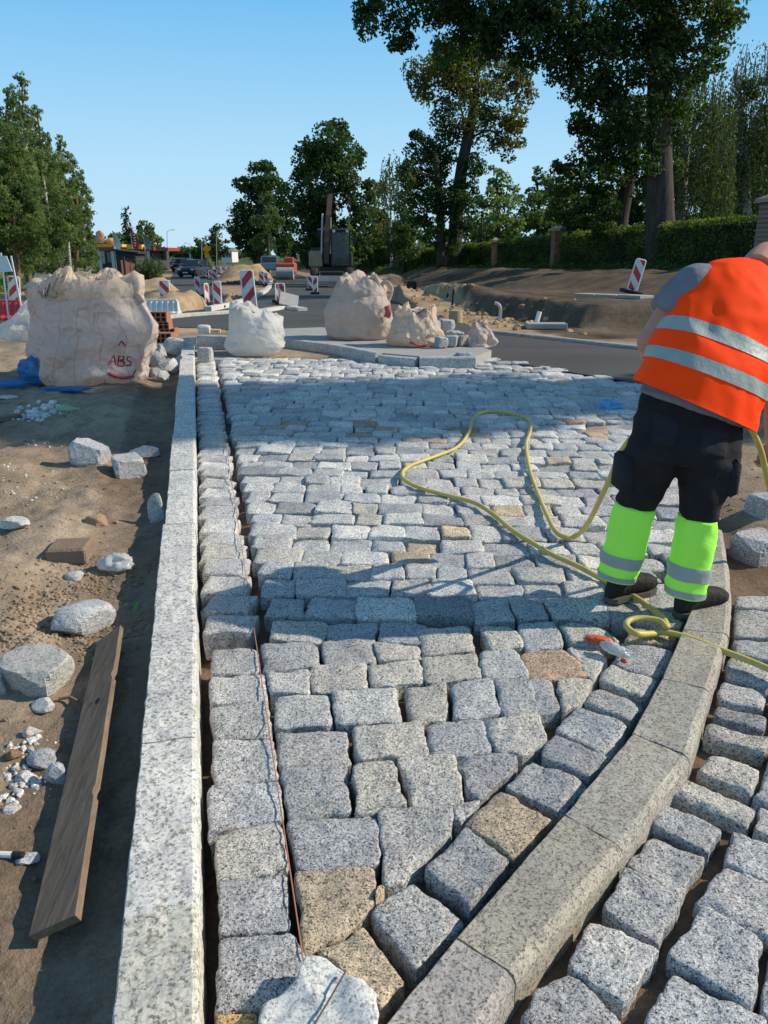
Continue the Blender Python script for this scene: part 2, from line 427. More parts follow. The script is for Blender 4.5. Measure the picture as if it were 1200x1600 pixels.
nt.links.new(sk.outputs[0], wm.inputs[6]); nt.links.new(wg.outputs[2], wm.inputs[7])
nt.links.new(wm.outputs[2], bg.inputs[0]); bg.inputs[1].default_value = .115
SC.view_settings.view_transform = 'Standard'; SC.view_settings.look = 'None'; SC.view_settings.exposure = 0
try:
    SC.cycles.max_bounces = 6; SC.cycles.transparent_max_bounces = 8; SC.cycles.use_denoising = True
except Exception: pass

# ------------------------------------------------------------------ ground and roads
def axis(a, b, step, lo, hi, g):
    c = list(np.arange(a, b, step)); s = step; q = a; L = []
    while q > lo: s *= g; q -= s; L.append(q)
    s = step; q = c[-1]; H = []
    while q < hi: s *= g; q += s; H.append(q)
    return np.array(L[::-1]+c+H)
gx = axis(-3.6, .2, .03, -1500, 1500, 1.06); gy = axis(.5, 8.6, .04, -60, 2500, 1.022)
X, Y = np.meshgrid(gx, gy); Z = G(X, Y)
n0, n1 = X.shape
idx = np.arange(n0*n1).reshape(n0, n1)
F = np.stack([idx[:-1, :-1], idx[:-1, 1:], idx[1:, 1:], idx[1:, :-1]], -1).reshape(-1, 4)
gm = MB(); gm.v = [np.stack([X, Y, Z], -1).reshape(-1, 3)]; gm.f = F.tolist(); gm.n = n0*n1
xx, yy = X.ravel(), Y.ravel(); ti = np.ones((n0*n1, 3))
sL = xx-kx(yy); uu = xx+.225*yy
fld = inpoly(xx, yy, FIELD); ti[fld] = (.55, .5, .47)
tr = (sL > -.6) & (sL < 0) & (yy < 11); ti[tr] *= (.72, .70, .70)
gr = np.array([.32, .62, .20])                                         # grassy parts tint
def paint(mask, c, mod=None): ti[mask] = np.array(c)
paint((uu > 14.2) & (yy > 12), (.22, .30, .14)); paint((xx < -9-.2*yy+2*vn2(xx, yy, .3)) & (yy > 20), (.42, .72, .22)); paint((yy > 150), (.30, .5, .2))
bank = (uu > bfoot(yy)) & (uu <= 14.2) & (yy > 13); ti[bank] = (np.array([[.40, .385, .375]])*(1+.28*vn2(xx*1.0+yy*.35, yy*.06, 2.4, 2, 44))[:, None])[bank]  # tree shade on the bank painted in as a darker soil tint
sand = (yy > 13) & (yy < 60) & (uu < bfoot(yy)) & (uu > 2) ; ti[sand] = (1.25, 1.15, 1.0)
sx = (yy > 14) & (yy < 90) & (uu < 2) & (xx > -7-.24*yy+0); ti[sx] = (1.25, 1.17, 1.05)
rd = (xx > 1.9) & (yy < 9) & ~fld; ti[rd] = (.95, .93, .9)
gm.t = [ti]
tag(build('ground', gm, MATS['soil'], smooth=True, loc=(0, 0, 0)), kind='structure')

def gz(x, y):              # from here on: look the height up in the finished ground sheet
    i = min(max(int(np.searchsorted(gx, x))-1, 0), len(gx)-2); j = min(max(int(np.searchsorted(gy, y))-1, 0), len(gy)-2)
    s = (x-gx[i])/(gx[i+1]-gx[i]); t = (y-gy[j])/(gy[j+1]-gy[j])
    return float((Z[j, i]*(1-s)+Z[j, i+1]*s)*(1-t)+(Z[j+1, i]*(1-s)+Z[j+1, i+1]*s)*t)
def sheet(name, poly, dz, mat, step=.5, grow=True):
    from mathutils.geometry import tessellate_polygon
    # densify the outline so the sheet follows the curved base, then fill in strips of Y
    ys = [p[1] for p in poly]; y0, y1 = min(ys), max(ys); cuts = [y0]
    while cuts[-1] < y1: cuts.append(cuts[-1]+max(step, .08*cuts[-1]))
    cuts[-1] = y1; mb = MB()
    def clip(pl, yv, keep_above):
        out = []
        for i in range(len(pl)):
            a, b = pl[i], pl[(i+1) % len(pl)]
            ia = (a[1] >= yv) == keep_above; ib = (b[1] >= yv) == keep_above
            if ia: out.append(a)
            if ia != ib:
                t = (yv-a[1])/(b[1]-a[1]); out.append((a[0]+t*(b[0]-a[0]), yv))
        return out
    for a, b in zip(cuts[:-1], cuts[1:]):
        pl = clip(clip(poly, a, True), b, False)
        if len(pl) < 3: continue
        tri = tessellate_polygon([[Vector((x, y, 0)) for x, y in pl]])
        v = [(x, y, float(base(y))+dz) for x, y in pl]
        f = []
        for t in tri:
            A, B, C = [np.array(v[k]) for k in t]
            ar = (B[0]-A[0])*(C[1]-A[1])-(B[1]-A[1])*(C[0]-A[0])
            if abs(ar) < 1e-9: continue
            f.append(tuple(t) if ar > 0 else tuple(t[::-1]))
        mb.add(v, f)
    return tag(build(name, mb, mat, loc=(0, 0, 0)), kind='structure')
sheet('crossing_road', ROAD, .004, MATS['asphalt'])
sheet('main_road', ROAD_A, .008, MATS['asphalt'])
# ------------------------------------------------------------------ cobbles
def stone_geo(mb, poly, zf, depth, seed, M=36, rough=.006, rnd=.009, tint=(1, 1, 1), rings=(.3, .58, .8, .93, 1.0), smoothit=1, taper=.95, tilt=(0, 0), jit=.007, chip=True, lift=0, grow=1.06):
    rs = np.random.RandomState(seed)
    p = np.array(poly, float); n = len(p)
    ar = sum(p[i, 0]*p[(i+1) % n, 1]-p[(i+1) % n, 0]*p[i, 1] for i in range(n))
    if ar < 0: p = p[::-1]
    c = p.mean(0); p = c+(p-c)*grow; q = np.vstack([p, p[:1]]); L = np.r_[0, np.cumsum(np.linalg.norm(np.diff(q, axis=0), axis=1))]
    s = np.linspace(0, L[-1], M, endpoint=False)
    o = np.stack([np.interp(s, L, q[:, 0]), np.interp(s, L, q[:, 1])], -1)
    for _ in range(smoothit): o = .5*o+.25*(np.roll(o, 1, 0)+np.roll(o, -1, 0))
    size = math.sqrt(abs(ar)/2); d = o-c; dn = d/np.linalg.norm(d, axis=1)[:, None]
    nz = fbm(np.c_[o*1.0, np.full(M, seed*.731)], 13, 3, seed)+.5*fbm(np.c_[o*1.0, np.full(M, seed*.731)], 48, 2, seed+2)
    o = o+dn*(nz*jit)[:, None]
    zc = float(zf(c[0], c[1]))+lift
    ca = rs.uniform(0, 2*math.pi); cd = np.array([math.cos(ca), math.sin(ca)]); reach = np.max((o-c)@cd)
    V = []
    def top(xy, drop):
        q3 = np.c_[xy, np.full(len(xy), seed*.37)]; h = fbm(q3, 9, 3, seed+5)*rough+(.5-np.abs(fbm(q3, 34, 3, seed+6)))*rough*.42
        z = zc+h+tilt[0]*(xy[:, 0]-c[0])+tilt[1]*(xy[:, 1]-c[1])-drop
        z += np.array([0.0267])*(xy[:, 1]-c[1])
        if chip:
            e = (xy-c)@cd/reach; z -= np.maximum(0, e-.55)*rs_ch
        return z
    rs_ch = rs.uniform(.0, .05) if rs.rand() < .55 else .006
    V.append(np.r_[c, top(c[None], 0)][None])
    for r in rings:
        xy = c+(o-c)*r
        drop = 0 if r < .9 else (rnd*.18 if r < .975 else rnd*.8)
        if r == 1.0: drop = drop*(1+.5*fbm(np.c_[o, np.full(M, 3.3)], 22, 2, seed+3))
        V.append(np.c_[xy, top(xy, drop)])
    zedge = V[-1][:, 2]
    for k, (r, dd) in enumerate(((1.012, .03), (.985, .07), (taper, depth))):
        xy = c+(o-c)*r; side = fbm(np.c_[xy, np.full(M, seed+dd*9)], 17, 2, seed+7+k)
        xy = xy+dn*(side*.006)[:, None]
        V.append(np.c_[xy, zedge-dd if k < 2 else np.full(M, zc-depth)])
    v = np.concatenate(V); f = [(0, 1+i, 1+(i+1) % M) for i in range(M)]
    mb.sides = getattr(mb, 'sides', [])
    for k in range(len(V)-2):
        if k == len(rings)-1: mb.sides.append((len(mb.f)+len(f), len(mb.f)+len(f)+3*M))
        a = 1+k*M
        f += [(a+i, a+M+i, a+M+(i+1) % M, a+(i+1) % M) for i in range(M)]
    mb.add(v, f, tint)

def btop(x, y): return float(base(y))
TINTS = {'g': (.98, .985, .99), 'b': (.86, .885, .93), 'd': (.70, .725, .77), 'w': (1.18, 1.175, 1.16), 'k': (1.0, .96, .89), 'n': (1.0, .83, .62), 'r': (.92, .67, .50), 'o': (1.25, .85, .42)}
def cA(l): return [(300+x/2.4, 1000+y/2.4) for x, y in l]
def cB(l): return [(750+x/2.2867, 900+y/2.2867) for x, y in l]
STONES = []      # (poly world, seed, tint key, kind, dist)
def st(px, key, kind, dz=0.0):
    poly = [tuple(P(a, b, dz)[:2]) for a, b in px]; c = np.mean(poly, axis=0)
    STONES.append((poly, key, kind, dz, math.hypot(*c)))
# border strip beside the straight kerb
for l, k in [([(80, 35), (240, 33), (250, 122), (75, 128)], 'g'), ([(72, 137), (268, 128), (275, 222), (75, 238)], 'g'), ([(75, 248), (282, 232), (290, 345), (85, 362)], 'g'),
             ([(85, 374), (303, 366), (318, 508), (85, 538)], 'g'), ([(75, 548), (325, 522), (335, 664), (70, 725)], 'b'), ([(100, 748), (322, 678), (352, 850), (105, 898)], 'k'),
             ([(112, 904), (355, 872), (362, 1088), (100, 1102)], 'b'), ([(110, 1114), (385, 1102), (420, 1200), (400, 1345), (110, 1380)], 'b')]: st(cA(l), k, 'strip')
st([(340, 1583), (400, 1580), (405, 1640), (335, 1640)], 'o', 'orange')
# field
for l, k in [([(265, 18), (468, 14), (478, 95), (275, 122)], 'b'), ([(490, 0), (680, 0), (683, 80), (500, 95)], 'g'), ([(692, 0), (850, 2), (862, 62), (700, 72)], 'k'), ([(852, -41), (1040, -54), (1058, 33), (870, 48)], 'k'),
             ([(280, 128), (435, 115), (440, 192), (290, 197)], 'g'), ([(447, 100), (648, 85), (660, 172), (457, 188)], 'k'), ([(657, 84), (848, 70), (870, 150), (667, 170)], 'k'), ([(868, 64), (1062, 50), (1085, 135), (882, 155)], 'k'),
             ([(318, 215), (508, 195), (526, 312), (318, 325)], 'g'), ([(532, 193), (762, 178), (780, 297), (548, 310)], 'g'), ([(802, 170), (943, 160), (963, 287), (827, 307)], 'k'), ([(968, 163), (1122, 146), (1158, 272), (988, 292)], 'b'), ([(1135, 150), (1262, 136), (1295, 258), (1175, 272)], 'b'),
             ([(325, 350), (573, 335), (583, 455), (330, 470)], 'g'), ([(607, 330), (858, 310), (891, 427), (632, 447)], 'k'), ([(887, 305), (1088, 293), (1128, 412), (897, 432)], 'b'), ([(1095, 297), (1290, 278), (1325, 395), (1142, 415)], 'b'),
             ([(335, 482), (573, 468), (588, 640), (370, 662)], 'b'), ([(607, 470), (750, 452), (803, 612), (622, 640)], 'k'), ([(772, 437), (985, 432), (1008, 597), (837, 627)], 'k'), ([(1002, 430), (1212, 430), (1200, 480), (1086, 582), (1028, 565)], 'b'),
             ([(360, 668), (683, 647), (698, 830), (655, 855), (400, 860)], 'b'), ([(707, 640), (973, 612), (965, 712), (785, 905), (722, 912)], 'g'), ([(985, 597), (1080, 592), (1010, 672), (985, 662)], 'g'),
             ([(388, 872), (678, 857), (680, 988), (592, 1078), (420, 1172)], 'n'), ([(690, 920), (720, 922), (700, 965), (688, 975)], 'n')]: st(cA(l), k, 'field')
for l, k in [([(5, 268), (122, 262), (172, 355), (18, 367)], 'g'), ([(140, 268), (298, 255), (393, 355), (182, 360)], 'r'), ([(277, 372), (400, 370), (365, 458), (297, 483)], 'k'), ([(52, 370), (248, 365), (288, 475), (87, 505)], 'b'),
             ([(22, 516), (203, 502), (233, 580), (160, 643), (62, 620)], 'k'), ([(312, 252), (420, 255), (455, 300), (403, 362), (382, 350)], 'k'),
             ([(0, 180), (110, 177), (158, 245), (50, 265)], 'k'), ([(132, 170), (263, 165), (303, 240), (172, 265)], 'b'), ([(275, 170), (395, 172), (500, 232), (332, 246)], 'k')]: st(cB(l), k, 'field')
# row laid along the curved kerb
for l, k in [([(498, 1162), (640, 1068), (797, 1270), (705, 1368)], 'n'), ([(668, 1010), (830, 908), (1012, 1042), (842, 1222)], 'g'), ([(872, 870), (1030, 715), (1192, 812), (1042, 1003)], 'd')]: st(cA(l), k, 'row')
st([(728, 1282), (783, 1236), (859, 1279), (804, 1336)], 'n', 'row')
for l, k in [([(97, 755), (186, 663), (383, 732), (287, 838)], 'd'), ([(217, 650), (267, 562), (458, 652), (385, 713)], 'd'), ([(277, 545), (352, 468), (528, 542), (460, 637)], 'b'), ([(372, 450), (417, 393), (578, 457), (535, 522)], 'g'),
             ([(432, 370), (467, 323), (628, 372), (590, 433)], 'k'), ([(470, 312), (510, 240), (688, 268), (636, 357)], 'b'), ([(520, 228), (548, 178), (712, 192), (690, 240)], 'n'),
             ([(560, 165), (585, 120), (735, 130), (715, 180)], 'g'), ([(585, 108), (600, 62), (750, 70), (738, 120)], 'b')]: st(cB(l), k, 'row')
# outside the curved kerb
for l, k in [([(150, 1600), (200, 1475), (330, 1400), (410, 1480), (500, 1600), (420, 1720), (200, 1720)], 'b'), ([(322, 1375), (397, 1227), (638, 1332), (512, 1508)], 'g'), ([(442, 1183), (522, 1042), (718, 1132), (640, 1298)], 'b'),
             ([(542, 1013), (622, 907), (803, 987), (715, 1118)], 'g'), ([(614, 878), (652, 812), (858, 887), (815, 973)], 'b'), ([(690, 765), (737, 717), (983, 818), (950, 872)], 'k'), ([(782, 688), (827, 627), (998, 687), (960, 758)], 'k'),
             ([(807, 568), (822, 522), (1040, 578), (1010, 625)], 'k'), ([(845, 492), (850, 447), (1020, 502), (1000, 540)], 'd'), ([(852, 430), (867, 358), (1020, 402), (1012, 458)], 'b'), ([(882, 340), (902, 290), (1045, 345), (1040, 385), (1020, 392)], 'b'),
             ([(908, 270), (912, 222), (1060, 232), (1060, 300)], 'b'), ([(912, 212), (914, 168), (1060, 180), (1062, 224)], 'g'), ([(915, 160), (918, 108), (1060, 118), (1062, 170)], 'g'), ([(918, 100), (922, 62), (1060, 66), (1062, 108)], 'g'),
             ([(600, 1560), (692, 1392), (1005, 1560), (1000, 1690), (640, 1690)], 'b'), ([(685, 1350), (792, 1167), (1015, 1285), (965, 1508)], 'b'), ([(777, 1153), (872, 1022), (1060, 1090), (1075, 1270), (1000, 1265)], 'g'),
             ([(872, 1010), (912, 900), (1075, 965), (1065, 1080)], 'b'), ([(980, 775), (1029, 700), (1130, 740), (1110, 850)], 'b'), ([(1030, 680), (1050, 600), (1180, 640), (1150, 720)], 'g'), ([(1060, 590), (1070, 510), (1200, 540), (1190, 625)], 'b'),
             ([(985, 890), (1015, 800), (1170, 865), (1110, 950)], 'k'), ([(1020, 1540), (1050, 1290), (1250, 1370), (1220, 1600)], 'b'), ([(1090, 1265), (1090, 1110), (1260, 1170), (1250, 1340)], 'g'), ([(1045, 490), (1055, 410), (1180, 440), (1170, 520)], 'g'), ([(1060, 395), (1075, 310), (1200, 330), (1190, 420)], 'b')]: st(cB(l), k, 'outer', -.015)
rs = np.random.RandomState(3)
def rq(cx, cy, wx, wy, slope, g=.018, j=.014):
    a = wx/2-g/2; b = wy/2-g/2
    return [(cx+x*a+rs.uniform(-j, j), cy+y*b+slope*x*a+rs.uniform(-j, j)) for x, y in ((-1, -1), (1, -1), (1, 1), (-1, 1))]
# strip further off
y = 2.93
while y < 10.35:
    L = rs.uniform(.17, .23); yc = y+L/2; xc = float(kx(yc))+.145
    STONES.append((rq(xc, yc, .215, L, -.1, .012), rs.choice(list('gggwwkb')), 'strip', rs.uniform(-.006, .006), math.hypot(xc, yc))); y += L
# field further off, in rows
FP = [p for p in FIELD]
STR = lambda yy: float(kx(yy))+.285
CKP = [P(a, b, .035) for a, b in [(1067, 984), (1090, 930), (1103, 880), (1100, 826)]]
def arc_in(yy): return float(np.interp(yy, [2.3, 2.75]+[q[1] for q in CKP]+[4.75, 5.6, 7, 8, 8.8, 10.6], [.9, 1.12]+[q[0]-.012 for q in CKP]+[2.1, 2.45, 3.2, 3.75, 2.85, 1.5]))
y = 2.868; row = 0
while y < 10.5:
    h = rs.uniform(.17, .215); x = STR(y)+rs.uniform(0, .012); yc = y+h/2; sl = -.04+.015*math.sin(row*.9)
    first = True
    while True:
        wd = rs.uniform(.155, .265); xc = x+wd/2
        yy = yc+(xc+.5)*sl+.02*math.sin(xc*1.7+row)
        if xc+wd/2 > arc_in(yy)-.005 or (xc > 6): break
        if 2.85 < yy < 10.5 and not (yy-h*.5 < 2.985 and xc > .28):
            warm = rs.rand(); key = rs.choice(list('gggggwwwkbbd'))
            if 3.4 < yy < 4.0 and -.1 < xc < .9 and warm < .28: key = 'n'
            if 6.1 < yy < 6.9 and warm < .12: key = rs.choice(list('nr'))
            if warm > .985: key = 'n'
            hh = h*rs.uniform(.9, 1.03)
            STONES.append((rq(xc, yy, wd, hh, sl, rs.uniform(.006, .022), .013), key, 'field', rs.uniform(-.012, .008), math.hypot(xc, yy)))
        x += wd
    y += h; row += 1
# far part of the row outside the curved kerb, to the right
order = sorted(range(len(STONES)), key=lambda i: STONES[i][4]); keep = set(order[:300])
LAB = {'strip': ('granite cobble in the single column between the straight pale kerb and the red string', 'cobbles in the column beside the straight kerb'),
       'field': ('granite cobble in the wide paved field between the red string and the curved kerb', 'cobbles of the paved field'),
       'row': ('granite cobble laid slantwise in the row touching the inner side of the curved kerb', 'cobbles in the row along the curved kerb'),
       'outer': ('loose laid granite cobble outside the curved kerb, at the lower right', 'cobbles outside the curved kerb'),
       'orange': ('rust orange cobble tucked beside the white split stone at the bottom edge', None)}
rest = MB(); SETTLE = []
for i, (poly, key, kind, dz, dist) in enumerate(STONES):
    tn = np.array(TINTS[key])*rs.uniform(.84, 1.12)*(1+.2*float(ss(2.9, 4.2, dist)) if kind in ('field', 'strip') else 1); near = dist < 3.2  # farther field and strip stones tinted brighter to imitate sun glare
    kw = dict(tilt=(rs.uniform(-.035, .035), rs.uniform(-.04, .04)), lift=dz+rs.uniform(-.006, .006), tint=tn)
    if kind == 'outer': kw['lift'] -= .01
    if i in keep:
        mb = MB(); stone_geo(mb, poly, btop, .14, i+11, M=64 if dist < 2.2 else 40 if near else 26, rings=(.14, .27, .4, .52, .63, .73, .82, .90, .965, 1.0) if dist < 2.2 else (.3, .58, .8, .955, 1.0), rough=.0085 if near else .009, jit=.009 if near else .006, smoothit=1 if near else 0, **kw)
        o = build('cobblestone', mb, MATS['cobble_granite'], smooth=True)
        for s0, s1 in mb.sides:
            for q in range(s0, s1): o.data.polygons[q].use_smooth = False
        lab, gp = LAB[kind]
        tag(o, lab, 'cobblestone', gp)
        SETTLE.append((o, key, kind, dist, poly))
    else:
        stone_geo(rest, poly, btop, .1, i+11, M=20, rings=(.5, .94, 1.0), rough=.009, jit=.006, smoothit=0, **kw)
o = build('cobblestones', rest, MATS['cobble_granite'], smooth=True)
tag(o, 'far rows of small granite cobbles shaded by trees beyond the nearer paving', 'cobblestones', kind='stuff')

# ------------------------------------------------------------------ kerbs
def kerb(name, A0, A1, B0, B1, ztop, hgt, mat, label, group, tint, n=8, cham=.02, noise=.003, seed=0, gap=.002, bothcham=False):
    """A: inner edge, B: outer (chamfered) edge, each (x,y) at start and end"""
    A0, A1, B0, B1 = [np.array(q, float) for q in (A0, A1, B0, B1)]; rings = []
    for k in range(n+1):
        t = k/n; t = gap+t*(1-2*gap)
        a = A0+(A1-A0)*t; b = B0+(B1-B0)*t; w = b-a; L = np.linalg.norm(w); w /= L
        z0 = float(base(a[1]))+ztop; z1 = float(base(b[1]))+ztop; zm = (z0+z1)/2
        prof = [(0, -hgt), (-.001, -.06), (0, -.006), (.004, 0)]+[(L*q, 0) for q in (.15, .3, .45, .6, .75)]+[(L-cham, 0), (L-cham*.35, -cham*.35), (L, -cham), (L+.001, -.06), (L+.002, -.10), (L+.002, -hgt)]
        if bothcham: prof[2] = (.001, -.012); prof[3] = (.010, 0)
        rr = [np.array([a[0]+w[0]*q, a[1]+w[1]*q, zm+h]) for q, h in prof]
        rings.append(rr)
    V = np.array(rings).reshape(-1, 3); nn = np.stack([fbm(V, 22, 3, seed+k) for k in range(3)], -1)
    V = V+nn*noise; rings = V.reshape(n+1, -1, 3)
    mb = MB(); mb.tint = tint; mb.loft([r[::-1] for r in rings])
    me = build(name, mb, mat, smooth=False); tag(me, label, 'kerb', group); return me
LEFTJ = [.35, 1.00, 1.43, 2.08, 3.0, 4.0, 5.0, 6.0, 7.0, 8.0, 9.0, 10.0, 11.0, 11.9]
names = ['pale granite straight kerb stone filling the bottom edge, mottled olive', 'mottled straight kerb stone, second from the bottom edge of the picture', 'pale straight kerb stone beside the timber plank, speckled black and white',
         'pale straight kerb stone just nearer than the worker\'s shadow, level with the plank\'s top end', 'straight kerb stone crossed at its near end by the tip of the worker\'s shadow', 'straight kerb stone with a reddish smear and a stone chip leaning on its left']
for i, (a, b) in enumerate(zip(LEFTJ[:-1], LEFTJ[1:])):
    wd = .165+(.004*(-1)**i if i > 4 else 0); lift = .10+rs.uniform(-.004, .004); sh = rs.uniform(-.006, .006) if i > 3 else 0
    tn = np.array([1, .99, .97])*rs.uniform(.93, 1.05)*(np.array([.88, .87, .80]) if i in (0, 1) else 1)
    lab = names[i] if i < len(names) else 'far pale straight kerb stone in the line running back to the big sack'
    dy = .235*.17
    kerb('kerb_stone', (float(kx(a))-wd+sh, a-dy), (float(kx(b))-wd+sh, b-dy), (float(kx(a))+sh, a), (float(kx(b))+sh, b), lift, .3, MATS['kerb_granite'], lab, 'straight kerb stones' if i >= len(names) else None, tn, n=24, seed=i*5, noise=.0035, cham=.014, gap=.003)
CK_IN = [(520, 1700), (712, 1465), (881, 1272), (988, 1145), (1034, 1060), (1067, 984), (1090, 930), (1103, 880), (1100, 826)]
CK_OUT = [(640, 1800), (806, 1526), (975, 1326), (1079, 1184), (1111, 1078), (1140, 990), (1144, 940), (1140, 884), (1130, 826)]
CL = ['pinkish grey curved kerb stone at the bottom edge beside the brown cobble', 'longest curved kerb stone, olive stained, second from the bottom edge', 'clean grey curved kerb stone, third from the bottom edge', 'curved kerb stone with a dark damp patch in its middle', 'curved kerb stone crossed by the yellow hose',
      'curved kerb stone just behind the hose, beside the worker\'s right boot', 'curved kerb stone in the worker\'s shadow beside his right shin', 'last curved kerb stone behind the worker\'s right leg']
CT = [(1.0, .96, .96), (1.0, .95, .85), (1.03, 1.0, .95), (.98, .96, .92), (.95, .90, .84), (.95, .92, .88), (1, .97, .93), (1, .97, .93)]
ci = [P(a, b, .035) for a, b in CK_IN]; cb = [P(a, b, .035) for a, b in CK_OUT]
for i in range(8):
    kerb('kerb_stone', ci[i][:2], ci[i+1][:2], cb[i][:2], cb[i+1][:2], .035+rs.uniform(-.003, .003), .3, MATS['grey_kerb_granite'], CL[i], None, CT[i], n=14, seed=70+i*5, noise=.0022, cham=.024, gap=.006)
# ------------------------------------------------------------------ stones and rubbish on the dirt
def rock_geo(mb, c, dim, seed, u=26, w=18, planes=10, rot=None, rough=.02, tint=(1, 1, 1), box=0.0):
    r = np.random.RandomState(seed); pl = []
    if box:
        for ax in range(3):
            for sg in (-1, 1):
                n = np.zeros(3); n[ax] = sg; n += r.uniform(-.14, .14, 3); pl.append((n/np.linalg.norm(n), r.uniform(.66, .76)))
        for _ in range(int(planes)): n = r.normal(size=3); pl.append((n/np.linalg.norm(n), r.uniform(.88, 1.0)))
    else:
        for _ in range(planes): n = r.normal(size=3); n[2] *= .8; pl.append((n/np.linalg.norm(n), r.uniform(.55, .9)))
    pl.append((np.array([0, 0, -1.]), .6))
    th = np.linspace(.04, math.pi-.04, w); ph = np.arange(u)*2*math.pi/u
    T, H = np.meshgrid(th, ph, indexing='ij'); D = np.stack([np.sin(T)*np.cos(H), np.sin(T)*np.sin(H), np.cos(T)], -1).reshape(-1, 3)
    rad = np.full(len(D), 1.05)
    for n, d in pl:
        k = D@n; rad = np.where(k > .05, np.minimum(rad, d/np.maximum(k, .05)), rad)
    V = D*rad[:, None]; V *= (1+rough*fbm(V+seed, 6, 3, seed))[:, None]
    ext = V.max(0)-V.min(0); V = (V-(V.max(0)+V.min(0))/2)/ext*np.array(dim)
    if rot is not None: V = V@np.array(Matrix.Rotation(rot, 3, 'Z')).T
    V[:, 2] -= V[:, 2].min(); V = V+np.array(c)
    f = [(i*u+j, (i+1)*u+j, (i+1)*u+(j+1) % u, i*u+(j+1) % u) for i in range(w-1) for j in range(u)]
    f += [tuple(range(u))[::1], tuple(range((w-1)*u+u-1, (w-1)*u-1, -1))]
    return mb.add(V, f, tint)
def rock(px, py, wpx, hpx, mat, label, seed, name='rock', cat='rock', depth=.8, tint=(1, 1, 1), box=0, planes=10, group=None, sink=.12, rot=0.0, rough=.02):
    """a stone whose foot shows at (px, py) in the photograph"""
    p = PG(px, py); s = np.linalg.norm(p-np.array([0, 0, CAM_H]))/1200*math.cos(math.atan((px-600)/1200))
    w = wpx*s; ang = math.atan2(CAM_H-p[2], np.hypot(p[0], p[1])); d = w*depth
    h = max((hpx*s-d*math.sin(ang)*.8)/math.cos(ang), w*.35)
    c = p.copy(); c[:2] += np.array([p[0], p[1]])/np.hypot(p[0], p[1])*d*.45; c[2] = gz(c[0], c[1])-h*sink
    tint = tuple(q*.74 for q in tint) if mat == 'white_granite' else tint
    mb = MB(); rock_geo(mb, c, (w, d, h*(1+sink)), seed, rot=rot, tint=tint, box=box, planes=planes, rough=rough, u=40, w=26)
    o = build(name, mb, MATS[mat], smooth=False); return tag(o, label, cat, group)
WG = 'white_granite'; CG = 'cobble_granite'
rock(143, 728, 66, 48, WG, 'squat split granite rock with a smooth bluish top, farthest back of three lumps', 1, planes=8, rot=.4, tint=(.95, .97, 1))
rock(203, 748, 50, 40, WG, 'blocky granite lump with a rough front in front of a flat wedge, near the kerb', 12, box=1, planes=3, rot=.5)
rock(226, 718, 50, 20, WG, 'flat pointed granite wedge lying just behind the blocky lump near the kerb', 3, planes=7)
rock(247, 815, 30, 46, WG, 'upright grey granite chip leaning against the left side of the straight kerb', 4, planes=7, depth=.5)
rock(26, 826, 46, 18, WG, 'thin white wedge shaped shard lying alone at the left edge', 5, planes=6, depth=.7, tint=(1.2, 1.2, 1.18))
rock(150, 822, 36, 24, 'soil', 'rounded brown stone half set into the dirt, the colour of the soil', 6, planes=14, tint=(.95, .85, .78))
rock(116, 908, 28, 18, WG, 'small white stone beside the half buried brown block', 8, planes=9, tint=(1.15, 1.15, 1.15))
rock(134, 994, 98, 66, WG, 'large angular granite lump, one side shaded and speckled, above the top end of the plank', 29, planes=6, rot=.35, tint=(1.02, 1.03, 1.05))
rock(62, 1086, 104, 74, WG, 'large squared granite block with a rough pale top at the left of the plank', 32, box=1, planes=4, rot=-.35, tint=(.92, .90, .86))
rock(70, 1118, 36, 26, WG, 'small round white stone right below the squared granite block', 9, planes=14, tint=(1.1, 1.1, 1.1))
rock(52, 1154, 26, 20, WG, 'small cream stone topmost of the rubble left of the plank', 13, planes=9, tint=(1.2, 1.12, 1.0))
rock(68, 1204, 44, 34, WG, 'mid sized grey stone in the rubble left of the plank', 14, planes=9, tint=(.85, .87, .92))
rock(44, 1226, 34, 28, WG, 'white chunky stone in the rubble left of the plank', 15, planes=8, tint=(1.2, 1.18, 1.14))
rock(92, 1228, 30, 36, WG, 'bluish stone in the rubble, tucked against the left side of the plank', 16, planes=8, tint=(.8, .85, .95))
rock(20, 1272, 26, 18, WG, 'lowest white stone of the rubble left of the plank', 17, planes=8, tint=(1.2, 1.15, 1.1))
rock(22, 1188, 26, 22, 'soil', 'brown clod beside the rubble at the left edge', 18, planes=12, tint=(.9, .75, .62), name='clod', cat='clod')
rock(47, 1356, 34, 20, WG, 'flat grey splinter left of the lower end of the plank', 19, planes=7, tint=(.9, .92, .98))
rock(5, 1085, 14, 34, WG, 'grey stone cut off by the left edge next to the squared block', 20, planes=8, tint=(.7, .75, .85))
for i, (a, b, w_) in enumerate([(245, 572, 30), (262, 585, 34), (250, 560, 26), (275, 556, 34), (268, 545, 24), (283, 575, 26), (240, 556, 22), (255, 598, 24), (288, 545, 18), (243, 590, 20)]):
    rock(a, b, w_, w_*.8, WG, 'pale granite offcut in the heap between the big sack and the kerb end', 50+i, planes=8, group='granite offcuts heaped beside the big sack', tint=(1+.1*math.sin(i*2), )*3, rot=i, name='granite_offcut', cat='stone')
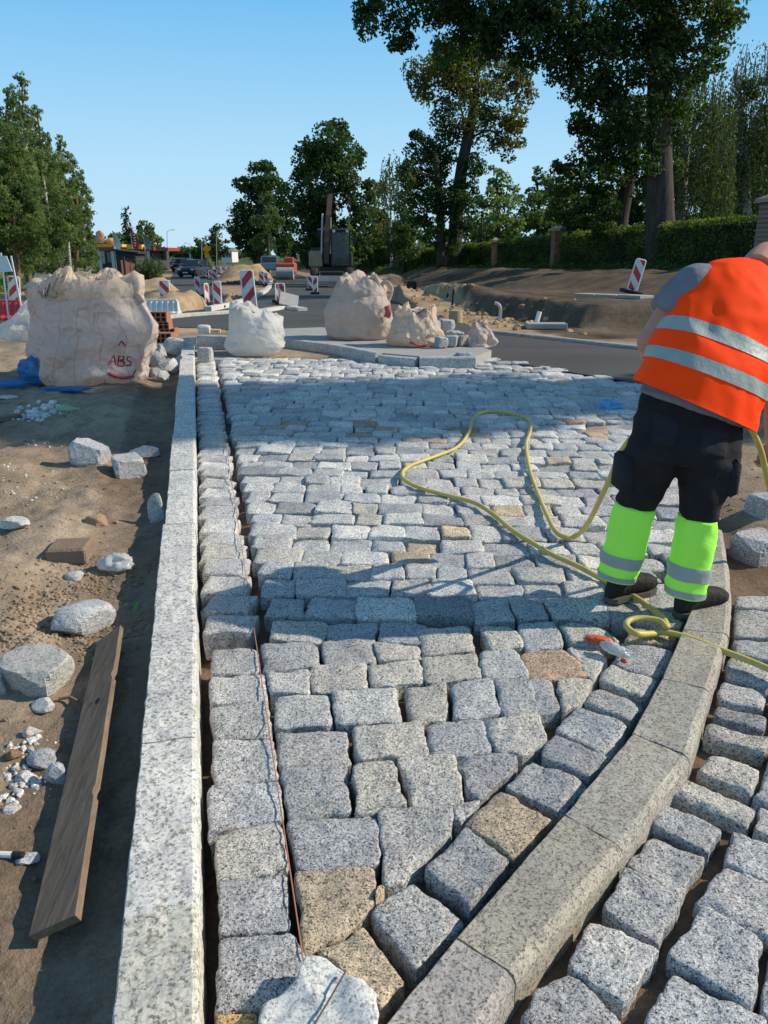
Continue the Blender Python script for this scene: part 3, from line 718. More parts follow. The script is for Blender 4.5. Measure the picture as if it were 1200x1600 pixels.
# crushed rubble
def chips(name, pts, label, mat, seed, n, smin, smax, spread, tint=(1, 1, 1)):
    r = np.random.RandomState(seed); mb = MB()
    for k in range(n):
        q = pts[r.randint(len(pts))]; x, y = q[0]+r.normal()*spread, q[1]+r.normal()*spread*.8; s = r.uniform(smin, smax)
        rock_geo(mb, (x, y, gz(x, y)-s*.2), (s, s*r.uniform(.6, 1), s*r.uniform(.5, .8)), seed+k, u=9, w=6, planes=7, rot=r.uniform(0, 6), tint=np.array(tint)*r.uniform(.7, 1.15))
    return tag(build(name, mb, MATS[mat], smooth=False), label, 'rubble', kind='stuff')
chips('crushed_stone', [PG(60, 648), PG(45, 652), PG(75, 643)], 'low heap of crushed white stone between the blue bags and the split rocks', WG, 5, 90, .02, .08, .11, (1.1, 1.1, 1.1))
chips('stone_chips', [PG(20, 1245), PG(30, 1215), PG(45, 1165)], 'small white stone chips in the rubble left of the plank', WG, 9, 90, .008, .03, .045, (1.15, 1.12, 1.08))
chips('stone_chips', [PG(60, 690), PG(40, 770), PG(20, 730)], 'thin scatter of pale chips on the mound left of the split rocks', WG, 11, 50, .008, .028, .12, (1, .97, .93))
# soil clods: countless
r_ = np.random.RandomState(2); mb = MB(); CL5 = [PG(30, 1000), PG(130, 1000), PG(90, 930), PG(40, 960), PG(160, 900)]
for k in range(2600):
    y = r_.uniform(.9, 8); s_ = r_.uniform(.25, 2.6 if y < 5 else 4)
    if r_.rand() < .45: 
        q = CL5[k % 5]; x, y = q[0]+r_.normal()*.12, q[1]+r_.normal()*.12
    else: x = float(kx(y))-.17-s_
    s = r_.uniform(.006, .022)*(1.6 if r_.rand() < .12 else 1); 
    rock_geo(mb, (x, y, gz(x, y)-s*.3), (s, s*r_.uniform(.7, 1), s*.75), k, u=7, w=5, planes=8, tint=np.array((.95, .9, .84))*r_.uniform(.75, 1.3))
tag(build('soil_clods', mb, MATS['soil']), 'countless crumbs and clods of brown soil', 'soil', kind='stuff')
# sand and grit in the bed between stones on the right
mb = MB()
for k in range(500):
    x, y = r_.uniform(2.0, 3.6), r_.uniform(3.0, 7)
    s = r_.uniform(.006, .03); rock_geo(mb, (x, y, gz(x, y)-s*.3), (s, s, s*.7), k, u=7, w=5, planes=8, tint=np.array((1.2, 1.2, 1.2))*r_.uniform(.7, 1.5))
tag(build('grit', mb, MATS['soil']), 'loose grit on the bare earth right of the worker', 'grit', kind='stuff')

# half buried brown block
p = PG(95, 880); mb = MB(); mb.box((p[0]+.02, p[1]+.09, gz(p[0], p[1])+.025), (.20, .17, .09), rz=.08, bev=.012)
V = mb.V(); mb.mapv(lambda V: V+.004*np.stack([fbm(V, 20, 3, k) for k in range(3)], -1))
tag(build('brick_block', mb, flat('brown_brick', (.25, .175, .125), .9, .3, 14, .6)), 'brown squared block half sunk in the dirt above the crumpled plastic cup', 'block')
# crumpled plastic cup
def crumple(mb, c, dim, seed, amp=.3, u=36, w=22, rot=0):
    th = np.linspace(.02, math.pi-.02, w); ph = np.arange(u)*2*math.pi/u
    T, H = np.meshgrid(th, ph, indexing='ij'); D = np.stack([np.sin(T)*np.cos(H), np.sin(T)*np.sin(H), np.cos(T)], -1).reshape(-1, 3)
    V = D*(1+amp*(1-2*np.abs(fbm(D+seed, 1.7, 3, seed))))[:, None]; V = V/(V.max(0)-V.min(0))*np.array(dim)
    V = V@np.array(Matrix.Rotation(rot, 3, 'Z')).T
    V[:, 2] -= V[:, 2].min(); V[:, 2] = np.maximum(V[:, 2], dim[2]*.05); V = V+np.array(c)
    f = [(i*u+j, (i+1)*u+j, (i+1)*u+(j+1) % u, i*u+(j+1) % u) for i in range(w-1) for j in range(u)]
    return mb.add(V, f+[tuple(range(u)), tuple(range((w-1)*u+u-1, (w-1)*u-1, -1))])
def film(name, px, py, dim, mat, label, cat, seed, amp=.3, rot=0):
    p = PG(px, py); mb = MB(); crumple(mb, (p[0], p[1]+dim[1]*.4, gz(p[0], p[1]+dim[1]*.4)), dim, seed, amp, rot=rot)
    return tag(build(name, mb, MATS[mat], smooth=True), label, cat)
film('plastic_cup', 178, 898, (.19, .14, .10), 'clear_film', 'crumpled clear plastic cup in the dirt below the brown block', 'plastic cup', 3, .35)
film('plastic_bag', 54, 606, (.40, .34, .34), 'blue_film', 'crumpled bright blue plastic bag standing against the left foot of the big sack', 'plastic bag', 6, .4, .4)
film('plastic_sheet', 98, 614, (.62, .22, .05), 'blue_film', 'flat dark blue plastic sheet squeezed under the front of the big sack', 'plastic sheet', 8, .4)
film('plastic_wrapping', 958, 652, (.30, .34, .15), 'pale_blue_film', 'pale blue see-through plastic wrapping on the shaded cobbles behind the worker', 'plastic wrapping', 9, .45)
# bottle lying on its side
p = PG(20, 606); c = np.array([p[0], p[1], gz(p[0], p[1])+.05]); t = thing('plastic_bottle', 'blue plastic bottle lying at the left edge in front of the blue bag', 'bottle', c, rz=.45)
mb = MB(); mb.lathe([(.0, -.15), (.04, -.15), (.047, -.13), (.047, -.05), (.043, -.03), (.047, -.01), (.047, .06), (.03, .12), (.014, .15), (.014, .165)], axis='X', seg=16); build('bottle_body', mb, MATS['blue_film'], t, True, world=False)
mb = MB(); mb.lathe([(.0, .165), (.017, .165), (.017, .185), (.0, .185)], axis='X', seg=12); build('cap', mb, flat('blue_cap', (.05, .16, .5), .4), t, world=False)
# green glass bottle neck by the crushed stone
p = PG(92, 645); t = MB(); t.lathe([(0, 0), (.035, 0), (.036, .10), (.014, .17), (.014, .2)], c=(0, 0, 0), axis='X'); t.mapv(lambda V: V+np.array([p[0], p[1], gz(p[0], p[1])+.03])); tag(build('glass_bottle', t, flat('green_glass', (.25, .42, .25), .15), smooth=True), 'small pale green bottle lying at the right of the crushed stone', 'bottle')
# timber offcut, pale slab, grass blade, stick, marker
wood = NM('timber'); q = wood.mapping(wood.obj(), (14, 1.2, 14)); n_ = wood.noise(q, 3.0, 6, .7)
cc = wood.ramp(n_, [(.3, (.12, .085, .062)), (.55, (.22, .158, .11)), (.75, (.30, .22, .155))]); cc = wood.mix(wood.math('MULTIPLY', wood.ramp(wood.noise(wood.obj(), 4, 4, .6), [(.4, 0), (.75, 1)]), .5), cc, (.16, .14, .12))
MATS['timber'] = wood.done(wood.bsdf(cc, .85, wood.bump(n_, .5, .006), .2))
p = PG(13, 664); mb = MB(); mb.box((p[0]-.1, p[1]+.1, gz(p[0], p[1])+.035), (.07, .34, .03), rz=-.5); tag(build('timber_offcut', mb, MATS['timber']), 'short timber offcut poking in from the left edge beside the crushed stone', 'timber')
p = PG(12, 622); mb = MB(); rock_geo(mb, (p[0], p[1], gz(p[0], p[1])), (.22, .14, .03), 77, planes=8); tag(build('stone_slab', mb, MATS[WG]), 'small flat pale slab at the left edge below the blue bottle', 'slab')
p = PG(208, 962); p2 = PG(222, 936); mb = MB(); m_ = (p+p2)/2
for a, b in ((0, 1),):
    d_ = p2-p; wv = np.array([-.008, 0, .004]); mb.loft([[p, p+wv*.5], [m_+np.array([0, 0, .02])-wv, m_+np.array([0, 0, .02])+wv], [p2, p2+wv*.1]], cap=False, closed=False)
gl = flat('green_blade', (.16, .32, .04), .5); tag(build('grass_leaf', mb, gl), 'single green grass blade in the shade beside the kerb, above the plank', 'leaf')
p = PG(92, 1096); mb = MB(); mb.tube([p+[0, 0, .01], p+[.04, .005, .016], p+[.075, -.01, .008]], .006, 7); tag(build('stick', mb, MATS['timber']), 'short pale stick lying below the squared granite block', 'stick')
p = PG(10, 1340); t = thing('marker_pen', 'black and white pen lying in the dirt at the left edge', 'pen', p+[0, 0, .01], rz=-.05)
mb = MB(); mb.tube([(-.06, 0, 0), (.02, 0, 0)], .009, 10); build('pen_barrel', mb, flat('white_plastic', (.75, .75, .74), .4), t, world=False)
mb = MB(); mb.tube([(.02, 0, 0), (.045, 0, 0), (.052, 0, 0)], [.0105, .0105, .007], 10); build('pen_cap', mb, flat('black_plastic', (.02, .02, .022), .4), t, world=False)
# the plank: left edge on the soil, right edge tipped up
A = [P(152, 1003, .012), P(188, 976, .06), P(117, 1430, .06), P(46, 1462, .012)]
mb = MB(); u_ = A[2]-A[1]; n_ = np.cross(A[1]-A[0], u_); n_ /= np.linalg.norm(n_); n_ *= -1 if n_[2] > 0 else 1
NL, NW = 84, 8; top = [];
for i in range(NL+1):
    t = i/NL; a = A[0]+(A[3]-A[0])*t; b = A[1]+(A[2]-A[1])*t
    if t > .98: a = a-(A[3]-A[0])*.0
    row = [a+(b-a)*(j/NW) for j in range(NW+1)]; e = fbm(np.array([[t*3, .1, .2]]), 3, 2)[0]*.001
    row[-1] = row[-1]+(b-a)/np.linalg.norm(b-a)*e; row[0] = row[0]+(a-b)/np.linalg.norm(b-a)*e
    for ht in (.26, .70):                                            # two notches in the lit edge
        if abs(t-ht) < .012: row[-1] = row[-1]-(b-a)/np.linalg.norm(b-a)*.007
    top.append(row+[q+n_*.024 for q in row[::-1]])
mb.loft([r[::-1] for r in top]); th_ = thing('plank', 'long brown timber plank lying tilted in the trench along the straight kerb', 'plank', A[3])
pl = build('board', mb, MATS['timber'], th_)
kn = MB(); q = A[0]+(A[3]-A[0])*.36+(A[1]-A[0])*.62-n_*.002; e1 = (A[1]-A[0])/np.linalg.norm(A[1]-A[0]); e2 = (A[3]-A[0])/np.linalg.norm(A[3]-A[0])
kn.add([q]+[q+e1*.010*math.cos(a)+e2*.016*math.sin(a) for a in np.arange(12)*math.pi/6], [(0, 1+i, 1+(i+1) % 12) for i in range(12)]); build('knot', kn, flat('knot_dark', (.03, .022, .016), .9), th_)

# split white stone lying on the cobbles at the bottom edge
px = [(402, 1600), (408, 1566), (462, 1534), (478, 1493), (500, 1490), (545, 1520), (592, 1558), (594, 1590), (570, 1690), (400, 1690)]
mb = MB(); stone_geo(mb, [tuple(P(a, b, .07)[:2]) for a, b in px], lambda x, y: float(base(y))+.075, .075, 991, M=60, rough=.016, rnd=.006, rings=(.15, .3, .45, .6, .75, .88, .95, 1.0), tint=(.95, .96, .97), chip=False, smoothit=0, grow=1)
t = thing('split_stone', 'white split granite piece with a scored line, lying on the cobbles at the bottom edge', 'stone', P(500, 1570, .0)); so_ = build('stone_body', mb, MATS[WG], t, smooth=True)
q0, q1 = P(540, 1518, .082), P(484, 1612, .082); mb = MB(); mb.tube([q0, (q0+q1)/2+[.002, 0, .002], q1], .0022, 6); build('scored_line', mb, flat('score', (.10, .09, .08), .9), t)
# orange and clear wrapper
p = P(945, 1008, .012); t = thing('plastic_wrapper', 'crumpled orange and clear plastic wrapper on the cobbles near the hose loop', 'wrapper', p)
mb = MB(); crumple(mb, P(934, 1004, .012), (.125, .055, .030), 31, .35, rot=-.25); build('orange_end', mb, flat('orange_rubber', (.62, .12, .04), .45), t, True)
mb = MB(); crumple(mb, P(960, 1022, .012), (.15, .065, .045), 32, .4, rot=-.95); build('clear_end', mb, MATS['clear_film'], t, True)
mb = MB(); crumple(mb, P(974, 1036, .012), (.03, .022, .018), 33, .3, rot=-.8); build('red_tip', mb, flat('red_rubber', (.55, .05, .04), .5), t, True)
# granite blocks to the right of the worker
def block(px, py, w_, d_, h_, rz, label, tint, seed):
    p = PG(px, py); mb = MB(); rock_geo(mb, (p[0]+w_*.1, p[1]+d_*.5, gz(p[0], p[1])-.02), (w_, d_, h_), seed, u=44, w=28, box=1, planes=3, rot=rz, rough=.012, tint=tint)
    return tag(build('granite_block', mb, MATS[CG], smooth=False), label, 'granite block')
block(1192, 884, .27, .24, .16, .5, 'cut granite block on the bare earth at the right edge, right of the curved kerb', (1, 1, 1.02), 5)
block(1205, 812, .2, .2, .15, .2, 'second granite block farther back, half cut off by the right edge', (.9, .9, .95), 6)

# string line along the strip
a, b = P(474, 1500, .015), P(331, 569, .012); mb = MB()
mb.tube([a+(b-a)*t+np.array([.012*math.sin(t*math.pi), 0, float(base((a+(b-a)*t)[1])-a[2]-(b[2]-a[2])*t)+.012]) for t in np.linspace(0, 1, 24)], .0019, 6)
tag(build('string_line', mb, flat('red_string', (.42, .18, .12), .8)), 'thin taut reddish mason string between the kerb column and the paved field', 'string')

# ------------------------------------------------------------------ hose
def smooth_path(pts, n=8):
    pts = [np.array(p, float) for p in pts]; P_ = [pts[0]]+pts+[pts[-1]]; out = []
    for i in range(1, len(P_)-2):
        for k in range(n):
            t = k/n; a, b, c, d = P_[i-1:i+3]
            out.append(.5*((2*b)+(-a+c)*t+(2*a-5*b+4*c-d)*t*t+(-a+3*b-3*c+d)*t**3))
    return out+[pts[-1]]
HR = .0135
gp = [(1320, 1105), (1200, 1045), (1130, 1017), (1080, 998), (1040, 988), (1022, 990), (995, 990), (980, 980), (982, 970), (1003, 966), (1030, 970), (1042, 980), (1037, 968), (1022, 955), (1000, 938), (965, 918), (930, 899), (900, 883), (860, 865), (830, 847), (800, 828), (770, 803), (740, 785), (690, 772), (650, 760), (628, 744), (640, 728), (680, 713), (715, 698), (733, 675), (740, 652), (760, 643), (795, 645), (825, 655), (829, 672), (822, 695), (828, 735), (842, 775), (855, 805), (868, 830)]
lift = {8: .03, 9: .035, 10: .03, 4: .0}
hp = [P(a, b, .022+(.028 if 6 <= i <= 11 else .004*(i % 3 == 0))) for i, (a, b) in enumerate(gp)]
hp += [P(884, 839, .022), P(902, 836, .03)]
ye = hp[-1][1]
for (a, b, yy, ) in [(920, 815, .15), (938, 780, .45), (957, 738, .75), (970, 708, .95), (984, 688, 1.0)]: hp.append(W(a, b, ye+(3.22-ye)*yy if ye > 3.22 else ye))
mb = MB(); mb.tube(smooth_path(hp, 6), HR, 10)
h2 = [W(1120, 668, 3.5), W(1150, 655, 3.42), W(1168, 662, 3.36), W(1180, 682, 3.36), W(1190, 708, 3.37), W(1196, 735, 3.4), W(1206, 775, 3.5), W(1230, 840, 3.7)]
mid = [W(1010, 668, 3.42), W(1060, 668, 3.55)]
mb.tube(smooth_path(hp[-1:]+mid+h2, 6), HR, 10)
hm = NM('yellow_hose'); cc = hm.mix(hm.ramp(hm.noise(hm.obj(), 12, 5, .7), [(.42, 0), (.7, .55)]), (.62, .49, .13), (.36, .29, .13))
MATS['yellow_hose'] = hm.done(hm.bsdf(cc, .45, hm.bump(hm.noise(hm.obj(), 80, 2), .2, .004), .4))
tag(build('hose', mb, MATS['yellow_hose'], smooth=True), 'yellow air hose winding over the cobbles to the worker', 'hose')

# ------------------------------------------------------------------ big bags
def ring_sq(cx, cy, z, ax, ay, rot, n, e=3.2):
    t = np.arange(n)*2*math.pi/n; c, s = np.cos(t), np.sin(t)
    x = np.sign(c)*np.abs(c)**(2/e)*ax; y = np.sign(s)*np.abs(s)**(2/e)*ay
    cr, sr = math.cos(rot), math.sin(rot)
    return np.stack([cx+x*cr-y*sr, cy+x*sr+y*cr, np.full(n, z)], -1)
ENDS = np.array([[-.5, -.5, 0], [.5, .5, 1.]])
def facets(p, n, seed):
    """crease field: distance to the nearest of n scattered points, sharp along the borders"""
    r = np.random.RandomState(seed); lo, hi = p.min(0)-.1, p.max(0)+.1; c = r.uniform(lo, hi, (n, 3))
    d = np.sqrt(((p[:, None]-c[None])**2).sum(-1)).min(1); return d/((hi-lo).prod()/n)**(1/3)
def sack(label, c, wx, wy, h, rot, mat, seed, prof, collar=None, lean=(0, 0), amp=.035, n=110, m=56, collar_mat=None, e=3.0, group=None, tops=None, name='bulk_bag'):
    t = thing(name, label, 'bulk bag', c, group); rings = []
    for k in range(m+1):
        q = k/m; s = float(np.interp(q, [a for a, _ in prof], [b for _, b in prof])); z = c[2]+h*q
        rg = ring_sq(c[0]+lean[0]*q, c[1]+lean[1]*q, z, wx/2*s, wy/2*s, rot, n, e)
        ang = np.arctan2(rg[:, 1]-c[1]-lean[1]*q, rg[:, 0]-c[0]-lean[0]*q); d = np.stack([np.cos(ang), np.sin(ang), 0*ang], -1)
        pv = np.stack([np.cos(ang)*wx*.5, np.sin(ang)*wy*.5, np.full(n, h*q)], -1)
        big = fbm(pv+seed, 2.2/wx, 2, seed); fold = 1-2*np.abs(fbm(pv*np.array([1, 1, .35])+seed*1.3, 5.5/wx, 3, seed+3)); cr = 1-2*np.abs(fbm(pv+seed, 9/wx, 3, seed+9))
        a = amp*(math.sin(math.pi*min(1, q*1.15+.12))*.6+.5)
        fc = facets(np.concatenate([pv, ENDS*np.array([wx, wy, h])]), 46, seed)[:n]; fc2 = facets(np.concatenate([pv+.01, ENDS*np.array([wx, wy, h])]), 260, seed+1)[:n]
        rg = rg+d*((big*1.3+fold*.35*(.4+q)+(fc-.5)*2.6+(fc2-.5)*1.3)*a)[:, None]
        if tops is not None: rg[:, 2] += q**2*tops(rg[:, 0]-c[0], rg[:, 1]-c[1])
        rg[:, 2] += (cr*.3*a+fold*.2*a)*min(1, q*4)
        rings.append(rg)
    mb = MB(); mb.loft(rings, cap=True); body = build('bag_body', mb, MATS[mat], t, smooth=True)
    if collar:
        rg0 = rings[-1]; cm = rg0.mean(0); R_ = [rg0]
        for k, (s, dz, a) in enumerate(collar):
            base_ = cm+(rg0-cm)*np.array([s, s, 1]); pv = np.stack([np.cos(np.arange(n)*2*math.pi/n), np.sin(np.arange(n)*2*math.pi/n), np.full(n, k*.35)], -1)
            f1 = 1-2*np.abs(fbm(pv+seed, 1.6, 3, seed+31)); f2 = fbm(pv+seed*2, 2.6, 3, seed+37)
            fk = facets(np.concatenate([base_-cm, ENDS*np.array([wx, wy, .5])]), 60, seed+k)[:n]-.5; f1 = f1*.7+fk*.9
            base_ = base_+np.stack([f2*a*.7*np.cos(np.arange(n)*2*math.pi/n*3), f1*a*.6, dz+f1*a+f2*a*.5], -1); R_.append(base_)
        mb = MB(); mb.loft(R_, cap=False); build('crumpled_top', mb, MATS[collar_mat or mat], t, smooth=True)
    bv = BVHTree.FromPolygons([Vector(p) for r in rings for p in r], [(r*n+i, r*n+(i+1) % n, r*n+n+(i+1) % n, r*n+n+i) for r in range(m) for i in range(n)])
    return t, bv, rings
def ribbon(pts, w, mat, name, parent, thick=.004):
    mb = MB(); pts = smooth_path(pts, 6); rings = []
    for i, p in enumerate(pts):
        tdir = pts[min(i+1, len(pts)-1)]-pts[max(i-1, 0)]; tdir /= np.linalg.norm(tdir)+1e-9
        s = np.cross(tdir, [0, 1, .2]); s /= np.linalg.norm(s)+1e-9; o_ = np.cross(s, tdir)
        rings.append([p-s*w/2-o_*thick, p+s*w/2-o_*thick, p+s*w/2+o_*thick, p-s*w/2+o_*thick])
    mb.loft(rings); return build(name, mb, mat, parent, smooth=True)
def on_surface(bv, px, py, off=.006):
    d = Vector(ray(px, py)); h = bv.ray_cast(Vector((0, 0, CAM_H)), d.normalized())
    return None if h[0] is None else np.array(h[0])-np.array(d.normalized())*off
def stroke(bv, pts, w, mat, name, parent, off=.006):
    q = []
    for (x0, y0), (x1, y1) in zip(pts[:-1], pts[1:]):
        k = max(2, int(math.hypot(x1-x0, y1-y0)/2))
        for i in range(k): q.append((x0+(x1-x0)*i/k, y0+(y1-y0)*i/k))
    q.append(pts[-1]); s = [on_surface(bv, a, b, off) for a, b in q]; s = [p for p in s if p is not None]
    if len(s) < 2: return
    mb = MB(); mb.tube(s, w, 6, flat=.6); return build(name, mb, mat, parent, smooth=True)

c0 = W(156, 590, 8.7); c0[2] = gz(c0[0], 8.2)-.03
t, bv, rg = sack('largest beige bulk bag with crumpled top and red lettering, left of the kerb', c0, 1.16, 1.15, .93, .12, 'beige_sack', 4,
    [(0, .70), (.05, .84), (.16, .98), (.36, 1.07), (.6, 1.06), (.85, .99), (1, .92)], [(1.03, .05, .05), (1.0, .12, .09), (.86, .16, .12), (.66, .12, .13), (.45, .08, .12), (.25, .14, .10), (.08, .06, .06)], collar_mat='cream_sack', amp=.07, e=2.5)
seam = flat('seam_grey', (.50, .40, .34), .8); red = flat('red_marker', (.42, .035, .07), .6)
for x0, x1 in ((96, 84), (122, 118), (154, 164), (188, 204)): stroke(bv, [(x0, 486), (x0-3, 505), ((x0+x1)/2+3, 530), ((x0+x1)/2-4, 560), (x1-2, 585), (x1+3, 612)], .0035, seam, 'seam', t, .0)
for l in ([(169, 571), (178, 555), (181, 570)], [(172, 565), (182, 564)], [(184, 570), (186, 556)], [(186, 556), (194, 557), (193, 562), (186, 563), (195, 566), (193, 572), (184, 571)], [(206, 559), (200, 557), (198, 562), (205, 566), (204, 571), (197, 571)], [(185, 540), (190, 533), (196, 540)]): stroke(bv, l, .0085, red, 'red_lettering', t)
stroke(bv, [(169, 583), (180, 588), (195, 590), (206, 588)], .028, red, 'red_underline', t, .004)
stroke(bv, [(206, 588), (212, 578)], .012, red, 'red_underline', t, .004)
def rel(px, py, Y): return W(px, py, Y)
for pts in ([(72, 470, 8.5), (85, 455, 8.45), (105, 452, 8.4), (125, 462, 8.4), (128, 478, 8.4)], [(100, 440, 9.0), (118, 430, 8.95), (140, 432, 8.9), (155, 448, 8.9), (185, 470, 8.6)], [(180, 475, 8.5), (195, 460, 8.5), (212, 462, 8.5), (222, 474, 8.5)]):
    ribbon([rel(*q) for q in pts], .07, MATS['cream_sack'], 'strap', t)
def sheet_flap(pxs_, Y0, parent, mat, seed, name='flap', amp=.04):   # crumpled flap of cloth between four corners
    A_, B_, C_, D_ = [W(a, b, y) for a, b, y in pxs_]; n = 22; V = []
    for i in range(n+1):
        for j in range(n+1): V.append((A_*(1-i/n)+B_*i/n)*(1-j/n)+(D_*(1-i/n)+C_*i/n)*j/n)
    V = np.array(V); V = V+amp*np.stack([1-2*np.abs(fbm(V+seed*k, 3.5, 3, seed+k)) for k in (1, 2, 3)], -1)
    mb = MB(); mb.add(V, [(i*(n+1)+j, (i+1)*(n+1)+j, (i+1)*(n+1)+j+1, i*(n+1)+j+1) for i in range(n) for j in range(n)]); build(name, mb, MATS[mat], parent, smooth=True)
sheet_flap([(105, 428, 9.3), (150, 424, 9.3), (200, 470, 8.8), (120, 470, 8.6)], 9, t, 'cream_sack', 3)
sheet_flap([(150, 430, 9.4), (192, 428, 9.4), (205, 462, 9.0), (155, 460, 9.0)], 9, t, 'beige_sack', 5, amp=.03)
sheet_flap([(58, 442, 9.2), (80, 436, 9.2), (96, 468, 8.6), (66, 470, 8.6)], 9, t, 'cream_sack', 8, amp=.03)

c1 = W(44, 515, 11.6); c1[2] = gz(c1[0], 11.6)
sack('smaller white bulk bag half hidden behind the left side of the largest beige bag', c1, .62, .6, .58, .3, 'white_sack', 15, [(0, .85), (.1, 1), (.4, 1.05), (.7, .85), (.9, .55), (1, .4)], [(.8, .03, .03), (.3, .05, .03)], lean=(.12, .1), amp=.05)
c2 = W(401, 552, 10.95); c2[2] = float(base(10.9))
t, bv, rg = sack('crumpled white bulk bag standing alone on the paving in front of the tall delineator', c2, .74, .66, .49, .1, 'white_sack', 23, [(0, .78), (.08, .95), (.25, 1.08), (.5, 1.04), (.8, .98), (1, .88)], [(1.0, .04, .07), (.8, .05, .10), (.5, -.02, .08), (.2, -.03, .06)], amp=.036, tops=lambda x, y: -.30*x+.02)
ribbon([W(410, 495, 10.7), W(411, 510, 10.65), W(413, 525, 10.62)], .06, MATS['cream_sack'], 'strap', t)
# paved island carrying more bags
ISL = [(444, 528), (520, 537), (598, 551), (655, 556), (742, 556), (768, 547), (700, 523), (600, 515), (500, 511), (444, 513)]
isl = [P(a, b, .12) for a, b in ISL]
con = flat('pale_concrete', (.36, .355, .34), .9, .2, 6, .4, .2)
mb = MB(); n = len(isl); mb.add([(q[0], q[1], float(base(q[1]))+.116) for q in isl]+[(q[0], q[1], float(base(q[1]))-.05) for q in isl], [tuple(range(n))]+[(i, i+n, (i+1) % n+n, (i+1) % n) for i in range(n)])
tag(build('pavement_island', mb, con, loc=(0, 0, 0)), kind='structure')
ed = isl[:5]
for i in range(4):
    a, b = ed[i], ed[i+1]; k = 2 if i < 2 else 1
    for j in range(k):
        p0 = a+(b-a)*j/k; p1 = a+(b-a)*(j+1)/k; d_ = (p1-p0)[:2]; nn = np.array([d_[1], -d_[0]])/np.linalg.norm(d_)
        kerb('kerb_stone', p0[:2]-nn*.0, p1[:2]-nn*.0, p0[:2]+nn*.12, p1[:2]+nn*.12, .125 if i < 2 else .10+.02*(i % 2), .3, MATS['kerb_granite'], 'pale kerb stone edging the paved island under the beige bulk bags', 'kerb stones of the paved island', (.75, .77, .80), n=5, seed=200+i*7+j)
def iz(y): return float(base(y))+.118
c3 = W(562, 530, 12.0); c3[2] = iz(11.8)
t, bv, rg = sack('tall beige bulk bag with lifted strap loops standing on the paved island', c3, .98, .8, .62, -.1, 'sand_sack', 31, [(0, .86), (.07, .98), (.3, 1.05), (.6, 1.02), (.85, .92), (1, .78)], [(1.0, .06, .05), (.85, .17, .07), (.7, .26, .08), (.5, .24, .09), (.2, .14, .06)], amp=.030)
for pts in ([(520, 474, 11.9), (526, 452, 11.9), (545, 440, 11.9), (560, 446, 11.9), (562, 462, 11.9)], [(575, 472, 11.8), (578, 445, 11.8), (586, 432, 11.8), (592, 448, 11.8), (596, 470, 11.8)], [(592, 450, 11.9), (603, 440, 11.9), (612, 452, 11.9), (606, 472, 11.9)], [(530, 470, 12.1), (548, 450, 12.2), (575, 444, 12.3), (600, 450, 12.3)]):
    ribbon([W(*q) for q in pts], .06, MATS['white_sack' if pts[0][0] < 525 else 'sand_sack'], 'strap', t)
ribbon([W(604, 478, 11.65), W(607, 487, 11.6), W(604, 496, 11.65)], .09, flat('red_cloth', (.5, .12, .12), .7), 'red_tag', t)
c4 = W(648, 545, 11.05); c4[2] = iz(11.0)
t, bv, rg = sack('low torn cream bulk bag spilling cobbles at the corner of the paved island', c4, .70, .55, .40, .2, 'cream_sack', 41, [(0, .9), (.1, 1.02), (.4, 1.03), (.75, .93), (1, .8)], [(1.02, .05, .06), (.9, .08, .08), (.6, .02, .06), (.2, -.02, .04)], amp=.034)
sheet_flap([(640, 520, 11.1), (680, 518, 11.1), (682, 552, 10.95), (645, 553, 10.95)], 11, t, 'cream_sack', 12, amp=.03)
mb = MB(); 
stroke(bv, [(640, 535), (652, 539), (664, 540)], .022, flat('red_print', (.5, .05, .04), .6), 'red_print', t, .03)
sheet_flap([(648, 545, 10.95), (672, 545, 10.95), (678, 556, 10.8), (645, 556, 10.8)], 11, t, 'orange_cloth' if False else 'cream_sack', 14, amp=.02)
flat('orange_film', (.62, .22, .03), .5); sheet_flap([(655, 541, 10.9), (676, 541, 10.9), (684, 556, 10.8), (652, 557, 10.8)], 11, t, 'orange_film', 18, name='orange_lining', amp=.02)
SP = [(640, 502, 11.0, .2), (664, 499, 11.0, .18), (678, 509, 11.1, .18), (652, 490, 11.2, .16), (628, 500, 11.1, .15)]
for i, (a, b, y, s) in enumerate(SP):
    p = W(a, b, y); mb = MB(); rock_geo(mb, (p[0], p[1], p[2]-.09), (s, s, s*.9), 300+i, box=1, planes=3, rot=i*.7, rough=.01, tint=(.85, .9, 1)); tag(build('cobblestone', mb, MATS[CG]), 'grey cobble heaped on top of the torn cream bag', 'cobblestone', 'cobbles on the torn cream bag')
for i, (a, b, s, y) in enumerate([(696, 525, .2, 11.5), (708, 530, .2, 11.2), (690, 553, .17, 10.6), (706, 551, .18, 10.7), (722, 552, .18, 10.8), (715, 538, .19, 11.1), (700, 516, .18, 11.7), (725, 572, .19, 0)]):
    if y == 0: p = P(a, b, 0); z = float(base(p[1]))
    else: p = W(a, b, y); z = iz(y)
    mb = MB(); rock_geo(mb, (p[0], p[1]+.1, z+(.14 if i in (0, 6) else 0)), (s, s, s*.85), 330+i, box=1, planes=3, rot=i*.9+.2, rough=.01, tint=(.88, .9, .95) if i != 4 else (.9, .8, .7))
    tag(build('cobblestone', mb, MATS[CG]), 'single dark cobble standing on the paving in front of the paved island' if i == 7 else 'loose cobble piled beside the torn cream bag on the paved island', 'cobblestone', None if i == 7 else 'loose cobbles on the paved island')
